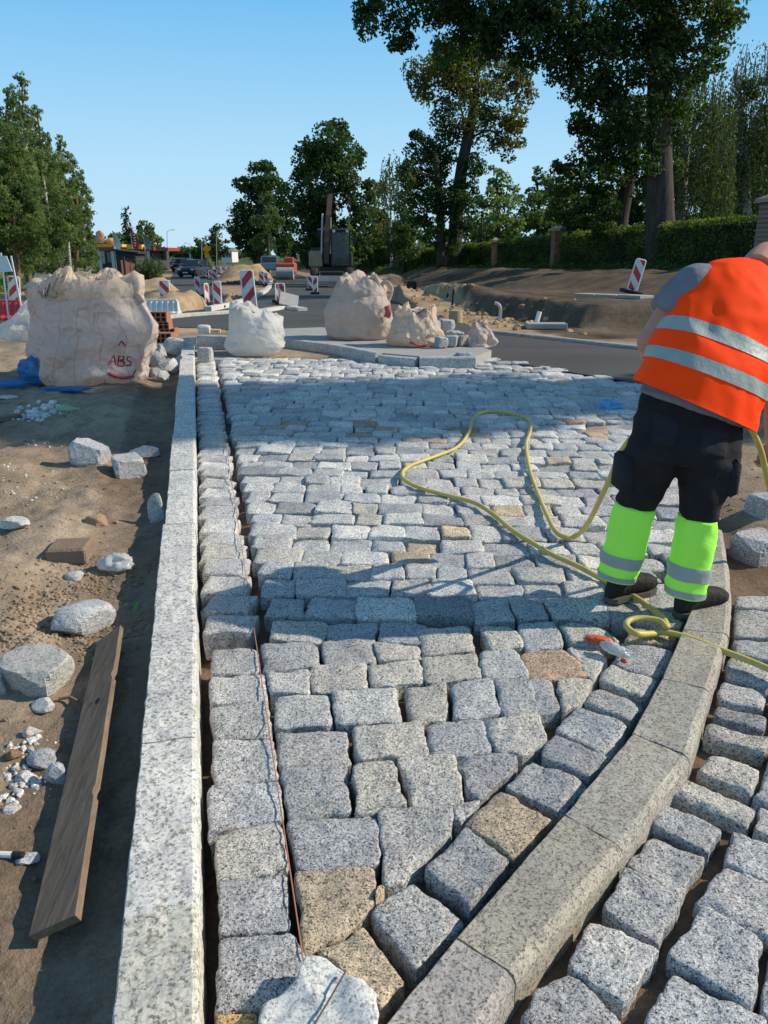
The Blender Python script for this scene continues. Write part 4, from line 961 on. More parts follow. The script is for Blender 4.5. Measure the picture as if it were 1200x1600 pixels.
# slumped brown-grey bag at the right end, log
c5 = W(747, 545, 11.0); c5[2] = iz(11.0)-.02
sack('low slumped brown bulk bag remnant at the right end of the paved island', c5, .40, .35, .26,   .2, 'sand_sack', 47, [(0, 1), (.3, 1.05), (.7, .8), (1, .5)], [(.9, .04, .05), (.4, .02, .03)], amp=.05)
p = P(713, 505, 0); mb = MB(); mb.lathe([(0, 0), (.14, 0), (.14, .24), (0, .24)], c=(p[0], p[1]+.2, float(base(p[1]))), seg=18); tag(build('log_stump', mb, flat('pale_wood', (.42, .33, .22), .8, .3, 12)), 'short upright log end behind the loose cobbles of the island', 'log')
# blocks and kerbs behind the white bag
def kerbline(px0, px1, ztop, wd, label, tint, seed, hgt=.25):
    a, b = P(*px0, ztop), P(*px1, ztop); d_ = (b-a)[:2]; nn = np.array([-d_[1], d_[0]])/np.linalg.norm(d_)
    kerb('kerb_stone', a[:2]+nn*wd, b[:2]+nn*wd, a[:2], b[:2], ztop, hgt, MATS['kerb_granite'], label, None, tint, n=6, seed=seed)
kerbline((307, 524), (364, 526), .19, .12, 'grey kerb stone set on edge behind the straight kerb end', (.72, .74, .78), 401)
kerbline((300, 560), (362, 563), .0, .3, 'flat kerb slab in the paving left of the white bag', (.72, .74, .78), 402)
for i, (a, b, w_, h_, l) in enumerate([(319, 566, 24, 22, 'rough grey stone wedged at the end of the strip beside the straight kerb end'), (318, 522, 18, 13, 'small white cut block on the grey kerb behind the straight kerb end'), (293, 540, 24, 12, 'flat pale stone lying on top of the straight kerb end'), (335, 521, 18, 6, 'flat orange brown offcut lying beside the small white cut block')]):
    p = P(a, b, .19 if i in (1, 3) else .1 if i == 2 else 0); s = p[1]/1200*1.02; mb = MB(); z = float(base(p[1]))+(.19 if i in (1, 3) else .1 if i == 2 else 0)
    rock_geo(mb, (p[0], p[1]+.06, z), (w_*s, .16, h_*s), 500+i, box=1, planes=3, rough=.01, tint=(1, .7, .5) if i == 3 else (1, 1, 1)); tag(build('stone_block', mb, MATS[WG if i else CG]), l, 'stone block')
# hollow clay bricks
cb_ = flat('red_clay', (.36, .17, .11), .85, .2, 10, .4)
for i, (a, b, z) in enumerate([(245, 545, 0), (252, 536, .0), (243, 540, .17), (240, 548, .34)]):
    p = P(a, b-4, 0); mb = MB(); c = (p[0], p[1]+.5, float(base(p[1]))+.08+z); w_, d_, h_ = .26, .24, .16
    for dx in (-.12, -.04, .04, .12): mb.box((c[0]+dx, c[1], c[2]), (.018, d_, h_-.03))
    for dz in (-.07, 0, .07): mb.box((c[0], c[1]+.001, c[2]+dz), (w_, d_+.004, .014))
    tag(build('clay_brick', mb, cb_), 'red hollow clay brick in the stack right of the largest beige bag', 'brick', 'hollow clay bricks beside the big bag')
# ------------------------------------------------------------------ the worker
def vox(name, mbs, mat, parent, size=.011, smooth=4, fn=None):
    """join closed shapes into one continuous skin"""
    mb = MB()
    for q in mbs: mb.add(q.V(), q.f)
    me = bpy.data.meshes.new('skin_source'); me.from_pydata(mb.V().tolist(), [], mb.f); me.update()
    o = bpy.data.objects.new('skin_source', me); COL.objects.link(o)
    m = o.modifiers.new('r', 'REMESH'); m.mode = 'VOXEL'; m.voxel_size = size
    if smooth: s = o.modifiers.new('s', 'SMOOTH'); s.factor = .5; s.iterations = smooth
    dg = bpy.context.evaluated_depsgraph_get(); dg.update(); ev = o.evaluated_get(dg); m2 = ev.to_mesh()
    V = np.zeros(len(m2.vertices)*3); m2.vertices.foreach_get('co', V); V = V.reshape(-1, 3)
    N = np.zeros(len(V)*3); m2.vertices.foreach_get('normal', N); N = N.reshape(-1, 3)
    f = [tuple(p.vertices) for p in m2.polygons]; ev.to_mesh_clear()
    bpy.data.objects.remove(o); bpy.data.meshes.remove(me)
    if fn is not None: V = V+N*fn(V)[:, None]
    r = MB(); r.add(V, f); return build(name, r, mat, parent, smooth=True), BVHTree.FromPolygons([Vector(q) for q in V], f)
def ringpx(L, Rr, Y, th, tl=0.0, n=40, e=2.3, dY=0.0):
    """body ring: silhouette points left and right, half thickness th along the depth direction tilted by tl"""
    a = W(*L, Y+dY); b = W(*Rr, Y-dY); c = (a+b)/2; h = (b-a)/2; d = np.array([0, math.cos(tl), -math.sin(tl)])
    t = np.arange(n)*2*math.pi/n; C, S = np.cos(t), np.sin(t)
    return c+np.outer(np.sign(C)*np.abs(C)**(2/e), h)+np.outer(np.sign(S)*np.abs(S)**(2/e), d*th)
def loft(rings):
    m = MB(); m.loft([r[::-1] for r in rings]); return m
def up_loft(rings): return loft(rings)
hiv_o = NM('orange_fabric'); q = hiv_o.pos(); n_ = hiv_o.bump(hiv_o.noise(q, 5, 2, .5), .35, .03)
c_ = hiv_o.mix(hiv_o.noise(q, 4, 3), (.93, .045, .003), (1.0, .06, .006)); MATS['orange_fabric'] = hiv_o.done(hiv_o.bsdf(c_, .75, n_, .1, Emission_Color=(.9, .10, .01, 1), Emission_Strength=.10))  # weak glow added so the shaded vest looks fluorescent
def fabric(name, col, var=.2, bump=.5, sc=12, rough=.9):
    m = NM(name); q = m.pos(); wv = m.noise(q, 400, 2); f = m.noise(q, sc, 5, .6)
    c = m.mix(f, tuple(k*(1-var) for k in col), tuple(k*(1+var) for k in col)); c = m.mix(.3, c, m.ramp(wv, [(.3, (.7, .7, .7)), (.7, (1.2, 1.2, 1.2))]), 'MULTIPLY')
    MATS[name] = m.done(m.bsdf(c, rough, m.bump(m.math('ADD', f, m.math('MULTIPLY', wv, .1)), bump, .02), .15)); return MATS[name]
fabric('grey_shirt', (.20, .21, .25)); fabric('dark_trousers', (.024, .023, .026), .5); fabric('lime_fabric', (.42, 1.0, .12), .06, .5, 10)
lm_ = MATS['lime_fabric'].node_tree.nodes['Principled BSDF']; lm_.inputs['Emission Color'].default_value = (.30, .9, .05, 1); lm_.inputs['Emission Strength'].default_value = .07  # lime cloth also given a faint added glow for its fluorescent look
fabric('reflective_tape', (.36, .41, .40), .12, .3, 20, .4); fabric('boot_leather', (.030, .028, .028), .5, .7, 20, .7)
sk_ = NM('skin'); q = sk_.pos(); c_ = sk_.mix(sk_.noise(q, 25, 4), (.40, .20, .14), (.52, .28, .20)); MATS['skin'] = sk_.done(sk_.bsdf(c_, .55, sk_.bump(sk_.noise(q, 120, 3), .15, .004), .3))

man = thing('person', 'worker in orange reflective vest and lime trouser legs, bending over with a yellow hose', 'person', P(1020, 955))
VR = [((1003, 598), (1163, 668), 3.25, .185, .05), ((1011, 572), (1176, 640), 3.275, .19, .08), ((1022, 540), (1190, 605), 3.32, .195, .15), ((1034, 505), (1197, 572), 3.38, .195, .22), ((1050, 468), (1206, 530), 3.44, .185, .3),
      ((1066, 444), (1212, 496), 3.49, .175, .38), ((1081, 428), (1216, 468), 3.52, .14, .48), ((1100, 418), (1216, 446), 3.54, .10, .6), ((1128, 413), (1204, 428), 3.56, .055, .7)]
def inset(rs_, k, th=0):
    out = []
    for L, Rr, Y, t, tl in rs_:
        cx, cy = (L[0]+Rr[0])/2, (L[1]+Rr[1])/2
        out.append(((cx+(L[0]-cx)*k, cy+(L[1]-cy)*k), (cx+(Rr[0]-cx)*k, cy+(Rr[1]-cy)*k), Y, t*k+th, tl))
    return out
def dense(rs_, n):
    a = np.array([[*L, *Rr, Y, t, tl] for L, Rr, Y, t, tl in rs_]); u = np.linspace(0, len(a)-1, n); i = np.arange(len(a))
    # smooth interpolation
    out = []
    for q in u:
        k = min(int(q), len(a)-2); f = q-k; p0, p1, p2, p3 = a[max(k-1, 0)], a[k], a[k+1], a[min(k+2, len(a)-1)]
        r = .5*(2*p1+(p2-p0)*f+(2*p0-5*p1+4*p2-p3)*f*f+(3*p1-p0-3*p2+p3)*f**3); out.append(((r[0], r[1]), (r[2], r[3]), r[4], r[5], r[6]))
    return out
# body: torso core, hips, legs, arms, neck, head and hands in one skin
LSH, LEL, LWR = W(1082, 440, 3.43), W(1019, 535, 3.42), W(1038, 612, 3.78)
LHD = W(1060, 642, 3.86)
RSH, REL, RWR = W(1214, 478, 3.38), W(1213, 600, 3.37), W(1208, 690, 3.43)
parts = [loft([ringpx(*r[:4], r[4]) for r in dense(inset(VR, .84), 24)])]
tp = [((1008, 608), (1157, 660), 3.23, .125, .05), ((996, 645), (1155, 690), 3.21, .135, 0), ((984, 690), (1152, 715), 3.18, .135, 0), ((982, 712), (1150, 728), 3.17, .12, 0)]
parts.append(loft([ringpx(*r[:4], r[4]) for r in inset(tp, .9)]))
LLEG = [((978, 705), (1062, 722), 3.19, .10, 0), ((971, 735), (1050, 742), 3.20, .095, 0), ((967, 760), (1034, 770), 3.215, .088, 0), ((963, 785), (1022, 795), 3.22, .078, 0), ((950, 835), (1008, 845), 3.21, .075, 0), ((940, 875), (1000, 884), 3.20, .068, 0), ((938, 900), (994, 908), 3.19, .066, 0)]
RLEG = [((1062, 712), (1152, 722), 3.15, .10, 0), ((1063, 745), (1141, 755), 3.14, .095, 0), ((1064, 775), (1126, 785), 3.13, .088, 0), ((1061, 805), (1118, 812), 3.12, .078, 0), ((1055, 850), (1113, 857), 3.10, .075, 0), ((1045, 895), (1104, 902), 3.085, .068, 0), ((1042, 925), (1100, 932), 3.075, .066, 0)]
for LG in (LLEG, RLEG): parts.append(loft([ringpx(*r[:4], r[4], n=24) for r in inset(LG, .72)]))
def limb(a, b, r0, r1, c=None, n=10):
    m = MB(); k = [a+(b-a)*t for t in np.linspace(0, 1, n)]; m.tube(k, [r0+(r1-r0)*t+.006*math.sin(t*math.pi) for t in np.linspace(0, 1, n)], 14); return m
parts += [limb(LSH, LEL, .062, .064), limb(LEL, LWR, .064, .036), limb(RSH, REL, .060, .047), limb(REL, RWR, .049, .032)]
for c, r in ((LEL, .066), (REL, .049), (LSH, .056), (RSH, .066)): parts.append(MB().ell(c, (r, r, r), 14, 10))
NK0, NK1 = W(1180, 425, 3.52), W(1200, 398, 3.66)
parts.append(limb(NK0, NK1, .078, .064))
HC = W(1228, 410, 3.78)
Mh = Matrix.Rotation(R(-12), 3, 'Z')@Matrix.Rotation(R(-52), 3, 'X')     # faces forward (+Y) and down
def hl(x, y, z): return np.array(Mh@Vector((x, y, z)))+HC
parts += [MB().ell(HC, (.078, .098, .108), 18, 14, Mh), MB().ell(hl(0, .025, -.07), (.058, .07, .055), 16, 10, Mh), MB().ell(hl(0, .098, -.02), (.014, .020, .026), 10, 8, Mh), MB().ell(hl(0, .088, -.070), (.026, .012, .008), 10, 6, Mh), MB().ell(hl(0, .085, -.083), (.024, .012, .008), 10, 6, Mh),
          MB().ell(hl(.080, -.008, -.015), (.010, .022, .034), 10, 8, Mh), MB().ell(hl(-.080, -.008, -.015), (.010, .022, .034), 10, 8, Mh), MB().ell(hl(0, .09, .02), (.05, .012, .010), 10, 6, Mh)]
def hand(wr, ax, nrm, thumb, curl, side):
    """wrist, direction to the knuckles, palm normal, thumb-side direction"""
    ax, nrm, th_ = [np.array(q, float)/np.linalg.norm(q) for q in (ax, nrm, thumb)]; out = []
    palm = MB(); palm.loft([[wr+ax*t+th_*w*math.cos(a)+nrm*h*math.sin(a) for a in np.arange(14)*math.pi/7] for t, w, h in ((-.02, .028, .022), (.02, .032, .020), (.06, .042, .017), (.088, .044, .014), (.10, .038, .010))]); out.append(palm)
    for k, (off, ln, c) in enumerate(((.033, .070, 1.0), (.011, .079, 1.05), (-.011, .073, 1.1), (-.032, .058, 1.2))):
        p = wr+ax*.085+th_*off; pts = [p]; a = .15
        for s_ in (.45, .32, .25): a += curl*c*.62; p = p+(ax*math.cos(a)+nrm*math.sin(a))*ln*s_*1.08; pts.append(p)
        m = MB(); m.tube(smooth_path(pts, 3), list(np.linspace(.0098, .0072, 10)), 9); out.append(m); out.append(MB().ell(pts[-1], (.0075,)*3, 8, 6))
    p = wr+ax*.03+th_*.030; pts = [p, p+ax*.03+th_*.022+nrm*.012, p+ax*.052+th_*.018+nrm*.030, p+ax*.066+th_*.006+nrm*.042]
    m = MB(); m.tube(smooth_path(pts, 3), list(np.linspace(.014, .0085, 10)), 9); out.append(m); return out
parts += hand(RWR, W(1199, 760, 3.43)-RWR, (-.75, -.25, -.1), (-.2, .9, .15), 1.15, 1)
parts += hand(LWR, LHD-LWR, (.8, .3, .1), (.1, .5, .8), 1.2, -1)
body, bvb = vox('body', parts, MATS['skin'], man, .0075, 3)
mb = MB(); mb.ell(hl(0, -.012, .028), (.083, .098, .092), 22, 16, Mh); Vh = mb.V(); 
mb.mapv(lambda V: V+.004*np.stack([fbm(V, 60, 2, k) for k in range(3)], -1)); build('hair', mb, flat('brown_hair', (.16, .10, .07), .8, .4, 60, .8), man, True)
for s_ in (-1, 1):
    mb = MB(); mb.ell(hl(.031*s_, .084, .0), (.011, .009, .010), 12, 8, Mh); e_ = build('eye', mb, flat('eye_white', (.7, .68, .66), .3), man, True)
    mb = MB(); mb.ell(hl(.031*s_, .0925, .0), (.005, .003, .005), 10, 6, Mh); build('iris', mb, flat('iris_brown', (.05, .03, .02), .2), e_, True)
# T-shirt with sleeves
def folds(amp, fz=9, seed=1, aniso=(1, 1, 2.2)):
    return lambda V: amp*(1-2*np.abs(fbm(V*np.array(aniso), fz, 3, seed)))
sh = [((1002, 612), (1160, 668), 3.225, .15, .05)]+inset(VR, .92)[0:]
sh = dense(sh, 26)
sp = [loft([ringpx(*r[:4], r[4]) for r in sh])]
def sleeve(a, b, r0, r1): m = MB(); m.tube([a+(b-a)*t for t in np.linspace(0, 1, 8)], list(np.linspace(r0, r1, 8)), 16); return m
def sleeve3(p, r): m = MB(); m.tube(smooth_path(p, 5), list(np.interp(np.linspace(0, 1, (len(p)-1)*5+1), np.linspace(0, 1, len(r)), r)), 18); return m
sp += [sleeve3([W(1122, 446, 3.47), W(1090, 442, 3.44), W(1060, 466, 3.43), W(1036, 490, 3.42)], [.060, .082, .084, .084]), MB().ell(W(1086, 440, 3.435), (.078, .078, .075), 16, 12), sleeve(W(1213, 455, 3.42), W(1214, 548, 3.375), .083, .072)]
vox('shirt', sp, MATS['grey_shirt'], man, .012, 3, folds(.005, 8, 3))
# vest
VD = dense(VR, 60); vr = []
for i, r in enumerate(VD):
    g = ringpx(*r[:4], r[4], n=96, e=2.4); c = g.mean(0); q = i/59
    d = g-c; d /= np.linalg.norm(d, axis=1)[:, None]
    f = (1-2*np.abs(fbm(g*np.array([1, 1, .5])+3.1, 5, 3, 8)))*.021*(1-q*.6)+fbm(g, 2.6, 2, 19)*.012
    f += .012*(1-min(1, q*6))                                         # flared hem
    vr.append(g+d*f[:, None])
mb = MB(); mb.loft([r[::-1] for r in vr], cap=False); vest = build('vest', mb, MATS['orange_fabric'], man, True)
mb = MB(); mb.add(np.concatenate([vr[-1], [vr[-1].mean(0)+np.array([.0, .0, .006])]]), [(i, (i+1) % 96, 96) for i in range(96)]); build('vest_collar', mb, MATS['orange_fabric'], vest, True)
def strip(i0, i1, off=.004):
    rr = []
    for t in np.linspace(i0, i1, 8):
        k = int(t); f = t-k; g = vr[k]*(1-f)+vr[min(k+1, 59)]*f; c = g.mean(0); d = g-c; d /= np.linalg.norm(d, axis=1)[:, None]; rr.append(g+d*off)
    m = MB(); m.loft([r[::-1] for r in rr], cap=False); build('reflective_strip', m, MATS['reflective_tape'], vest, True)
strip(10.6, 14.4); strip(19.8, 23.6)
# trousers, lime lower legs, boots
tr = [loft([ringpx(*r[:4], r[4]) for r in dense(tp, 10)])]
for LG in (LLEG, RLEG): tr.append(loft([ringpx(*r[:4], r[4], n=32) for r in dense(LG[:4], 12)]))
trous, bvt = vox('trousers', tr, MATS['dark_trousers'], man, .012, 4, folds(.006, 7, 5, (1, 1, 1.6)))
def patch(name, bv, quad, off, mat, parent, n=14, edge=.0):
    """a sewn-on piece following the cloth under it"""
    A_, B_, C_, D_ = [np.array(q, float) for q in quad]; V = []; ok = True
    for i in range(n+1):
        for j in range(n+1):
            p = (A_*(1-i/n)+B_*i/n)*(1-j/n)+(D_*(1-i/n)+C_*i/n)*j/n; s = on_surface(bv, p[0], p[1], off if 0 < i < n and 0 < j < n else -.004)
            if s is None: s = V[-1] if V else W(p[0], p[1], 3.1)
            V.append(s)
    m = MB(); m.add(V, [(i*(n+1)+j, (i+1)*(n+1)+j, (i+1)*(n+1)+j+1, i*(n+1)+j+1) for i in range(n) for j in range(n)]); return build(name, m, mat, parent, True)
fabric('pocket_cloth', (.026, .027, .034), .5)
patch('back_pocket', bvt, [(1022, 640), (1062, 652), (1056, 702), (1017, 694)], .007, MATS['pocket_cloth'], trous)
patch('back_pocket', bvt, [(1096, 664), (1140, 674), (1136, 718), (1090, 712)], .007, MATS['pocket_cloth'], trous)
mb = MB(); mb.box(W(974, 738, 3.2), (.05, .15, .17), rz=.1, bev=.018); mb.mapv(lambda V: V+.006*np.stack([fbm(V, 18, 2, k) for k in range(3)], -1)); build('cargo_pocket', mb, MATS['pocket_cloth'], trous, True)
mb = MB(); mb.box(W(1140, 742, 3.13), (.05, .15, .16), rz=-.1, bev=.018); mb.mapv(lambda V: V+.006*np.stack([fbm(V, 18, 2, k+5) for k in range(3)], -1)); build('cargo_pocket', mb, MATS['pocket_cloth'], trous, True)
for LG, nm in ((LLEG, 'left'), (RLEG, 'right')):
    LGD = dense(LG[3:], 26); gr = []
    for i, r in enumerate(LGD):
        g = ringpx(*r[:4], r[4], n=56); c = g.mean(0); d = g-c; d /= np.linalg.norm(d, axis=1)[:, None]; q = i/25
        f = (1-2*np.abs(fbm(g*np.array([1, 1, 1.5]), 7, 3, 12)))*.007+.004*q
        gr.append(g+d*f[:, None])
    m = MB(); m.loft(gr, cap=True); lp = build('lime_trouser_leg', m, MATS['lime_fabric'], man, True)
    for a, b in ((13.0, 17.2), (21.0, 24.0)):
        rr = []
        for t in np.linspace(a, b, 6):
            k = int(t); f = t-k; g = gr[k]*(1-f)+gr[min(k+1, 25)]*f; c = g.mean(0); d = g-c; d /= np.linalg.norm(d, axis=1)[:, None]; rr.append(g+d*.003)
        m = MB(); m.loft(rr, cap=False); build('reflective_strip', m, MATS['reflective_tape'], lp, True)
def boot(heel, toe, ank, name):
    h = P(*heel); t_ = P(*toe); d = (t_-h); d[2] = 0; d /= np.linalg.norm(d); s = np.array([-d[1], d[0], 0]); L = .295; c0 = h.copy(); c0[2] = float(base(h[1]))+.008; rings = []
    for t, w, ht in ((.0, .018, .05), (.012, .030, .075), (.04, .037, .10), (.08, .040, .115), (.12, .043, .118), (.16, .047, .102), (.20, .052, .088), (.24, .053, .078), (.27, .046, .070), (.288, .030, .052), (.295, .014, .03)):
        rings.append([c0+d*t+s*w*math.copysign(abs(math.cos(a))**.8, math.cos(a))+np.array([0, 0, .016+ht*max(0, .5+.5*math.sin(a))**.8]) for a in np.arange(20)*math.pi/10])
    m1 = MB(); m1.loft(rings); a_ = c0+d*.075; m2 = MB(); m2.tube([a_+[0, 0, .05], a_+(W(*ank, a_[1]+.0)-a_)*.5, W(*ank, a_[1])], [.05, .049, .052], 16)
    o, _ = vox('boot', [m1, m2], MATS['boot_leather'], man, .007, 2, folds(.002, 30, 4, (1, 1, 1)))
    sl = MB(); ol = [(.0, .0), (.004, .026), (.03, .040), (.10, .040), (.16, .045), (.22, .053), (.26, .048), (.29, .028), (.299, 0)]; ol = ol+[(t, -w) for t, w in ol[-2:0:-1]]; n = len(ol)
    v = [c0+d*t+s*w+np.array([0, 0, z]) for z in (.0, .024) for t, w in ol]; sl.add(v, [tuple(range(n-1, -1, -1)), tuple(range(n, 2*n))]+[(i, (i+1) % n, (i+1) % n+n, i+n) for i in range(n)]); build('sole', sl, flat('boot_sole', (.10, .09, .08), .8), o)
    for k in range(3):
        q = c0+d*(.13+.022*k); m = MB(); m.tube([q-s*.03+[0, 0, .095-.012*k], q+[0, 0, .118-.016*k], q+s*.03+[0, 0, .095-.012*k]], .003, 6); build('lace', m, flat('lace', (.06, .055, .05), .8), o)
boot((947, 944), (1010, 926), (966, 898), 'left'); boot((1055, 967), (1122, 948), (1072, 925), 'right')
# ------------------------------------------------------------------ trees
def fset(me, V, quads, smooth=False):
    n = len(quads); me.vertices.add(len(V)); me.vertices.foreach_set('co', np.asarray(V, np.float32).ravel())
    me.loops.add(n*4); me.loops.foreach_set('vertex_index', quads.ravel().astype(np.int32))
    me.polygons.add(n); me.polygons.foreach_set('loop_start', np.arange(0, n*4, 4, dtype=np.int32)); me.polygons.foreach_set('loop_total', np.full(n, 4, np.int32))
    me.update(calc_edges=True)
def leaves(name, C, size, rnd, mat, parent, rs, hang=0.0, width=.6, out=None, loc=None):
    n = len(C); a = rs.normal(size=(n, 3)); 
    if out is not None: a = a*.8+out*.7
    a[:, 2] += .25; a /= np.linalg.norm(a, axis=1)[:, None]
    b = rs.normal(size=(n, 3)); b[:, 2] -= hang*3; b -= a*(a*b).sum(1)[:, None]; b /= np.linalg.norm(b, axis=1)[:, None]; c = np.cross(a, b)
    s = (size*rs.uniform(.6, 1.35, n))[:, None]
    V = np.stack([C-b*s*.5, C+c*s*width*.5+b*s*.08, C+b*s*.5, C-c*s*width*.5+b*s*.02], 1).reshape(-1, 3)
    off = np.array(parent.location) if parent is not None else np.array(loc)
    me = bpy.data.meshes.new(name); fset(me, V-off, np.arange(n*4).reshape(n, 4))
    at = me.attributes.new('rnd', 'FLOAT', 'POINT'); at.data.foreach_set('value', np.repeat(np.clip(rnd, 0, 1), 4).astype(np.float32))
    me.materials.append(MATS[mat]); o = link(name, me, parent)
    if parent is None: o.location = off
    return o
def cloud(blobs, size, dens, rs, sub=9, gap=.2):
    C = [np.zeros((0, 3))]; Rn = [np.zeros(0)]; O = [np.zeros((0, 3))]; dens = dens*2.3
    for c, r in blobs:
        r = np.array(r, float); m = sub; d = rs.normal(size=(m, 3)); d /= np.linalg.norm(d, axis=1)[:, None]
        sc = c+d*r*rs.uniform(.5, .98, m)[:, None]; ar = math.pi*(r[0]*r[2]); n = int(dens*ar/(.36*size**2)/m)+3
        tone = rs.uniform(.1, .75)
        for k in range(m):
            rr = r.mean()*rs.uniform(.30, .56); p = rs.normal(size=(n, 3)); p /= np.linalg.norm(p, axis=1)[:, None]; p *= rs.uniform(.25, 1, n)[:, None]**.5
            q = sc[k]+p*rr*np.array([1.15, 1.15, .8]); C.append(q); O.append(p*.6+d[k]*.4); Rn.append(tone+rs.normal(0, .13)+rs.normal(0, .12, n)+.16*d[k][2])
    return np.concatenate(C), np.concatenate(Rn), np.concatenate(O)
def BL(lst, Y, seed, dj=1.0):
    rs = np.random.RandomState(seed); out = []
    for q in lst:
        px, py, r = q[:3]; ry = q[3] if len(q) > 3 else r; s = pxs(Y, py); c = W(px, py, Y+rs.uniform(-1, 1)*dj*r*s*1.2); out.append((c, (r*s, (r+ry)/2*s, ry*s)))
    return out
def tree(name, label, cat, trunk, blobs, leaf, size, dens=2.2, bark='oak_bark', group=None, seed=1, sub=9, hang=0, limbs=True, extra=None, width=.6):
    rs = np.random.RandomState(seed); t0 = trunk[0][0]; t = thing(name, label, cat, t0, group)
    mb = MB(); pts = [np.array(p) for p, _ in trunk]; rad = [r for _, r in trunk]
    P_ = smooth_path(pts, 4); rr = np.interp(np.linspace(0, 1, len(P_)), np.linspace(0, 1, len(rad)), rad); mb.tube(P_, list(rr), 10)
    if limbs:
        nodes = [(p, r, 0) for p, r in zip(P_, rr)]
        tr_ = np.array(P_); todo = sorted(blobs, key=lambda q: np.min(np.linalg.norm(tr_-q[0], axis=1)))
        for c, r in todo:
            best = min(range(len(nodes)), key=lambda k: np.linalg.norm((nodes[k][0]-c)*np.array([1, 1, .8]))+max(0, nodes[k][0][2]-c[2])*.9+nodes[k][2]*.5)
            a, ra, lv = nodes[best]; L = np.linalg.norm(c-a)
            if L < .2 or lv > 6: continue
            r0 = min(ra*.62, .03+.02*L); r1 = r0*.55; m_ = (a+c)/2+rs.normal(0, .10, 3)*L+np.array([0, 0, .05*L]); pth = smooth_path([a, m_, c], 5)
            mb.tube(pth, list(np.linspace(r0, r1, len(pth))), 7); nodes += [(pth[len(pth)//2], (r0+r1)/2, lv+1), (c, r1, lv+1)]
    build('trunk', mb, MATS[bark], t, True)
    C, Rn, O = cloud(blobs, size, dens, rs, sub)
    if extra is not None: C = np.concatenate([C, extra]); Rn = np.concatenate([Rn, rs.uniform(.1, .8, len(extra))]); O = np.concatenate([O, np.zeros((len(extra), 3))])
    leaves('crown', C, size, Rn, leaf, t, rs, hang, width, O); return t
def trunkpx(lst, Y, z0=None):
    out = [(W(a, b, Y), r) for a, b, r in lst]
    if z0 is not None: p = out[0][0].copy(); p[2] = z0; out[0] = (p, out[0][1])
    return out
def gY(px, py, Y): q = W(px, py, Y); return gz(q[0], Y)-.1
oak = [(585, 30, 34), (563, 22, 16), (622, 48, 28), (660, 12, 40), (700, 42, 46), (745, 22, 50), (688, 80, 20), (800, 12, 56), (848, 45, 52), (900, 70, 42), (935, 25, 56), (915, 128, 36), (965, 105, 52), (930, 182, 40), (1000, 55, 66), (1085, 40, 62), (1135, 42, 32), (1052, 140, 46), (990, 180, 44), (912, 205, 22), (1000, 235, 38), (1045, 200, 34), (955, 222, 26), (1110, 95, 26),
       (700, -60, 70), (850, -80, 85), (1000, -80, 100), (1120, -50, 70), (950, -190, 120), (800, -170, 90), (1100, -180, 100), (620, -40, 45), (1010, 290, 24), (1045, 265, 22), (770, 75, 22), (815, 90, 24), (640, 65, 14), (720, 5, 40), (775, 40, 40), (825, 15, 44), (880, 20, 44), (880, 100, 34), (935, 150, 36), (1010, 110, 44), (1060, 90, 44), (975, 250, 30), (1000, 20, 50), (930, 240, 26)]
tree('oak_tree', 'tallest dark oak behind the hedge, its thick trunk straight and its branch reaching far left', 'tree', trunkpx([(1036, 400, .62), (1031, 330, .50), (1029, 200, .44), (1033, 60, .36), (1040, -120, .24)], 30, gY(1036, 400, 30)), BL(oak, 30, 3), 'oak_leaves', .15, 1.6, seed=3, sub=16)
tree('oak_tree', 'leaning tree with a bare slanting trunk just left of the tallest oak', 'tree', trunkpx([(962, 395, .36), (972, 330, .30), (990, 245, .24), (1000, 150, .18)], 34, gY(962, 395, 34)), BL([(918, 262, 34), (892, 300, 34), (935, 318, 30), (900, 345, 26), (960, 205, 34), (885, 262, 22), (1010, 180, 40), (940, 280, 34), (930, 350, 22)], 34, 5), 'oak_leaves', .16, 1.8, seed=5, sub=12)
# weeping birches: hanging twigs
def birch(label, trunk, box, Y, seed, n=260, leaf='weeping_leaves', size=.15, group=None, ln=(1.5, 4.5), blobs=()):
    rs = np.random.RandomState(seed); C = []; x0, y0, x1, y1 = box; tw = MB()
    for k in range(n):
        u = rs.uniform(-1, 1); px = (x0+x1)/2+u*(x1-x0)/2; py = y0+(y1-y0)*.75*rs.rand()**.8*1+abs(u)**1.7*(y1-y0)*.25; p = W(px, py, Y+rs.uniform(-2, 2)); L = rs.uniform(*ln); m = int(L*9)
        q = np.linspace(0, 1, m)[:, None]; w_ = p+q*np.array([rs.normal(0, .25), rs.normal(0, .25), -L])+np.array([[.12, .1, 0]])*np.sin(q*5+k); C.append(w_+rs.normal(0, .06, (m, 3)))
        if k % 3 == 0: tw.tube([w_[0], w_[m//2], w_[-1]], [.02, .012, .006], 4)
    t = tree('birch_tree', label, 'tree', trunk, BL(list(blobs), Y, seed), leaf, size, 1.6, 'birch_bark', group, seed, 8, .8, True, np.concatenate(C), .5)
    build('twigs', tw, MATS['oak_bark'], t); return t
birch('weeping birch with thin hanging twigs right behind the tallest oak trunk', trunkpx([(1062, 385, .25), (1068, 280, .2), (1080, 150, .12)], 40, gY(1062, 385, 40)), (1020, 70, 1150, 330), 40, 11, 620, blobs=[(1090, 130, 16), (1110, 180, 20)])
birch('weeping birch with yellowing leaves at the right edge of the picture', trunkpx([(1172, 385, .28), (1165, 250, .2), (1150, 110, .12)], 44, gY(1172, 385, 44)), (1110, 60, 1260, 330), 44, 12, 800, 'weeping_leaves', blobs=[(1180, 140, 24), (1190, 230, 30), (1150, 260, 24), (1205, 180, 26)])
